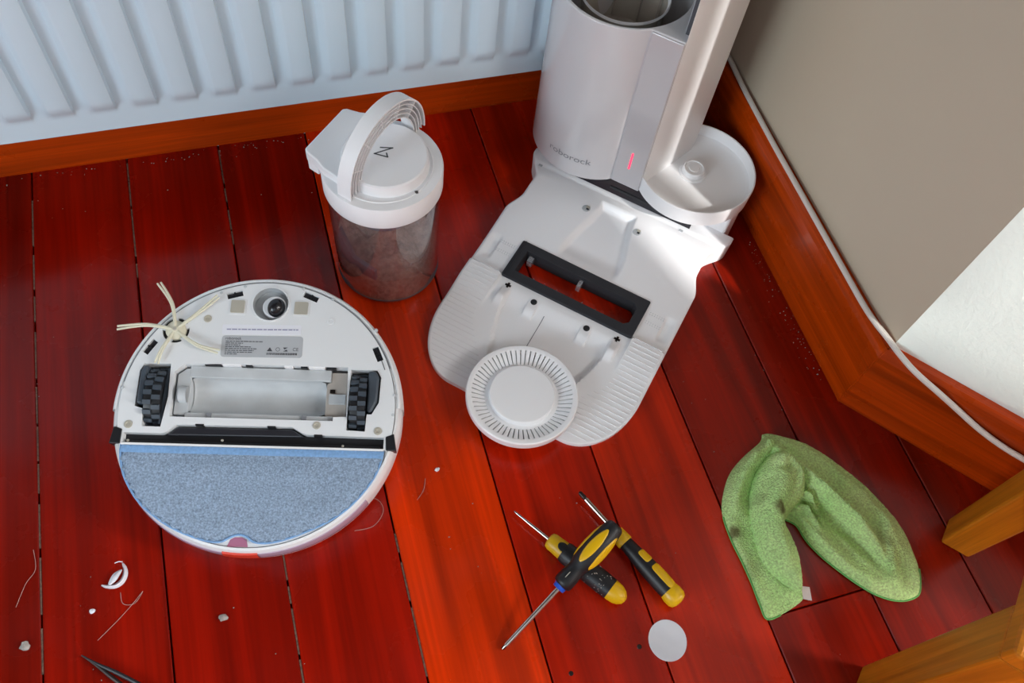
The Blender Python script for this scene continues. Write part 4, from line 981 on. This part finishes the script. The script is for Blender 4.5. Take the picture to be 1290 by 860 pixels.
def crumb(name, x, y, r, label, cat, material, seed):
    bm = bmesh.new(); bmesh.ops.create_icosphere(bm, subdivisions=2, radius=r)
    for v_ in bm.verts:
        k = 1 + .55 * noise.noise(Vector((v_.co.x / r + seed, v_.co.y / r, v_.co.z / r))); v_.co = Vector((v_.co.x * k, v_.co.y * k * .8, max(-r * .35, v_.co.z * .45 * k)))
    me = bpy.data.meshes.new(name); bm.to_mesh(me); bm.free(); me.materials.append(M[material])
    zmin = min(v_.co.z for v_ in me.vertices)
    o = bpy.data.objects.new(name, me); COL.objects.link(o); o.location = (x, y, -zmin); tag(o, label, cat)
crumb('paper_crumb', -.322, .333, .0036, 'tiny white crumb just below the torn plastic curl', 'crumb', 'paper', 1)
crumb('fluff_clump', -.396, .312, .0060, 'small grey fluff clump at the left edge', 'fluff', 'fluff', 2)
crumb('fluff_clump', -.178, .287, .0050, 'small grey fluff clump below the upturned robot', 'fluff', 'fluff', 3)
crumb('paper_crumb', .110, .4065, .0034, 'tiny white crumb between the robot and the round vent cover', 'crumb', 'paper', 4)
# black tweezers poking in from the bottom edge
twz = thing('tweezers', 'thin black pointed tweezers at the bottom left edge', 'tweezers', (-.335, .285, 0), (0, 0, R(-43)))
for s_ in (-1, 1):
    q = spline([Vector((0, 0, .004)), Vector((.020, .0006 * s_, .0042)), Vector((.050, .0035 * s_, .0045)), Vector((.085, .0050 * s_, .0045)), Vector((.120, .0015 * s_, .0045))], 5)
    MB().tube(q, [.0007 + .0016 * min(1, i / 9) for i in range(len(q))], 8).build('arm', 'tipsteel' if s_ < 0 else 'black', twz)
def hair(label, pts):
    o = MB().tube(spline([Vector(p_) for p_ in pts], 6), .00035, 4).build('hair_strand', 'hair'); tag(o, label, 'hair', None)
hair('long pale forked hair at the far left edge', [(-.405, .360, .0006), (-.394, .385, .0008), (-.383, .400, .0008), (-.385, .425, .0006)])
hair('looped pale hair below the plastic curl', [(-.318, .298, .0006), (-.295, .315, .0008), (-.277, .330, .0012), (-.265, .342, .0008), (-.275, .330, .0008), (-.288, .333, .0008), (-.290, .347, .0006)])
hair('curled pale hair near the robot right edge', [(.008, .392, .0006), (.026, .385, .0008), (.030, .368, .0009), (.014, .352, .0008), (-.010, .352, .0006)])
hair('short pale hair on the orange board', [(.075, .372, .0006), (.086, .383, .0008), (.092, .398, .0006)])
mb = MB(); r_ = random.Random(11)
for k in range(230):
    t = r_.random()
    if t < .35: x = .692 - abs(r_.gauss(0, .010)) - .003; y = r_.uniform(.40, .75)
    elif t < .6: x = r_.uniform(-.42, .05); y = 1.024 - abs(r_.gauss(0, .010))
    else: x = r_.uniform(-.40, .70); y = r_.uniform(.05, 1.0)
    s_ = r_.uniform(.0004, .0012)
    if (x - .372) * .6984 + (y - .6235) * .7157 > -.24 and abs((x - .372) * .7157 - (y - .6235) * .6984) < .19 or math.hypot(x + .093, y - .503) < .19 or math.hypot(x - .117, y - .744) < .09 or math.hypot(x - .24, y - .47) < .08: continue
    mb.add([(x - s_, y, .0002), (x, y - s_ * .7, .0002), (x + s_, y + s_ * .3, .0002), (x, y + s_, .0002), (x, y, .0002 + s_)], [(0, 1, 4), (1, 2, 4), (2, 3, 4), (3, 0, 4)])
tag(mb.build('floor_specks', 'fluff', smooth=0, weld=False), 'scattered grey dust specks on the floorboards and along the skirting', 'dust', kind='stuff')
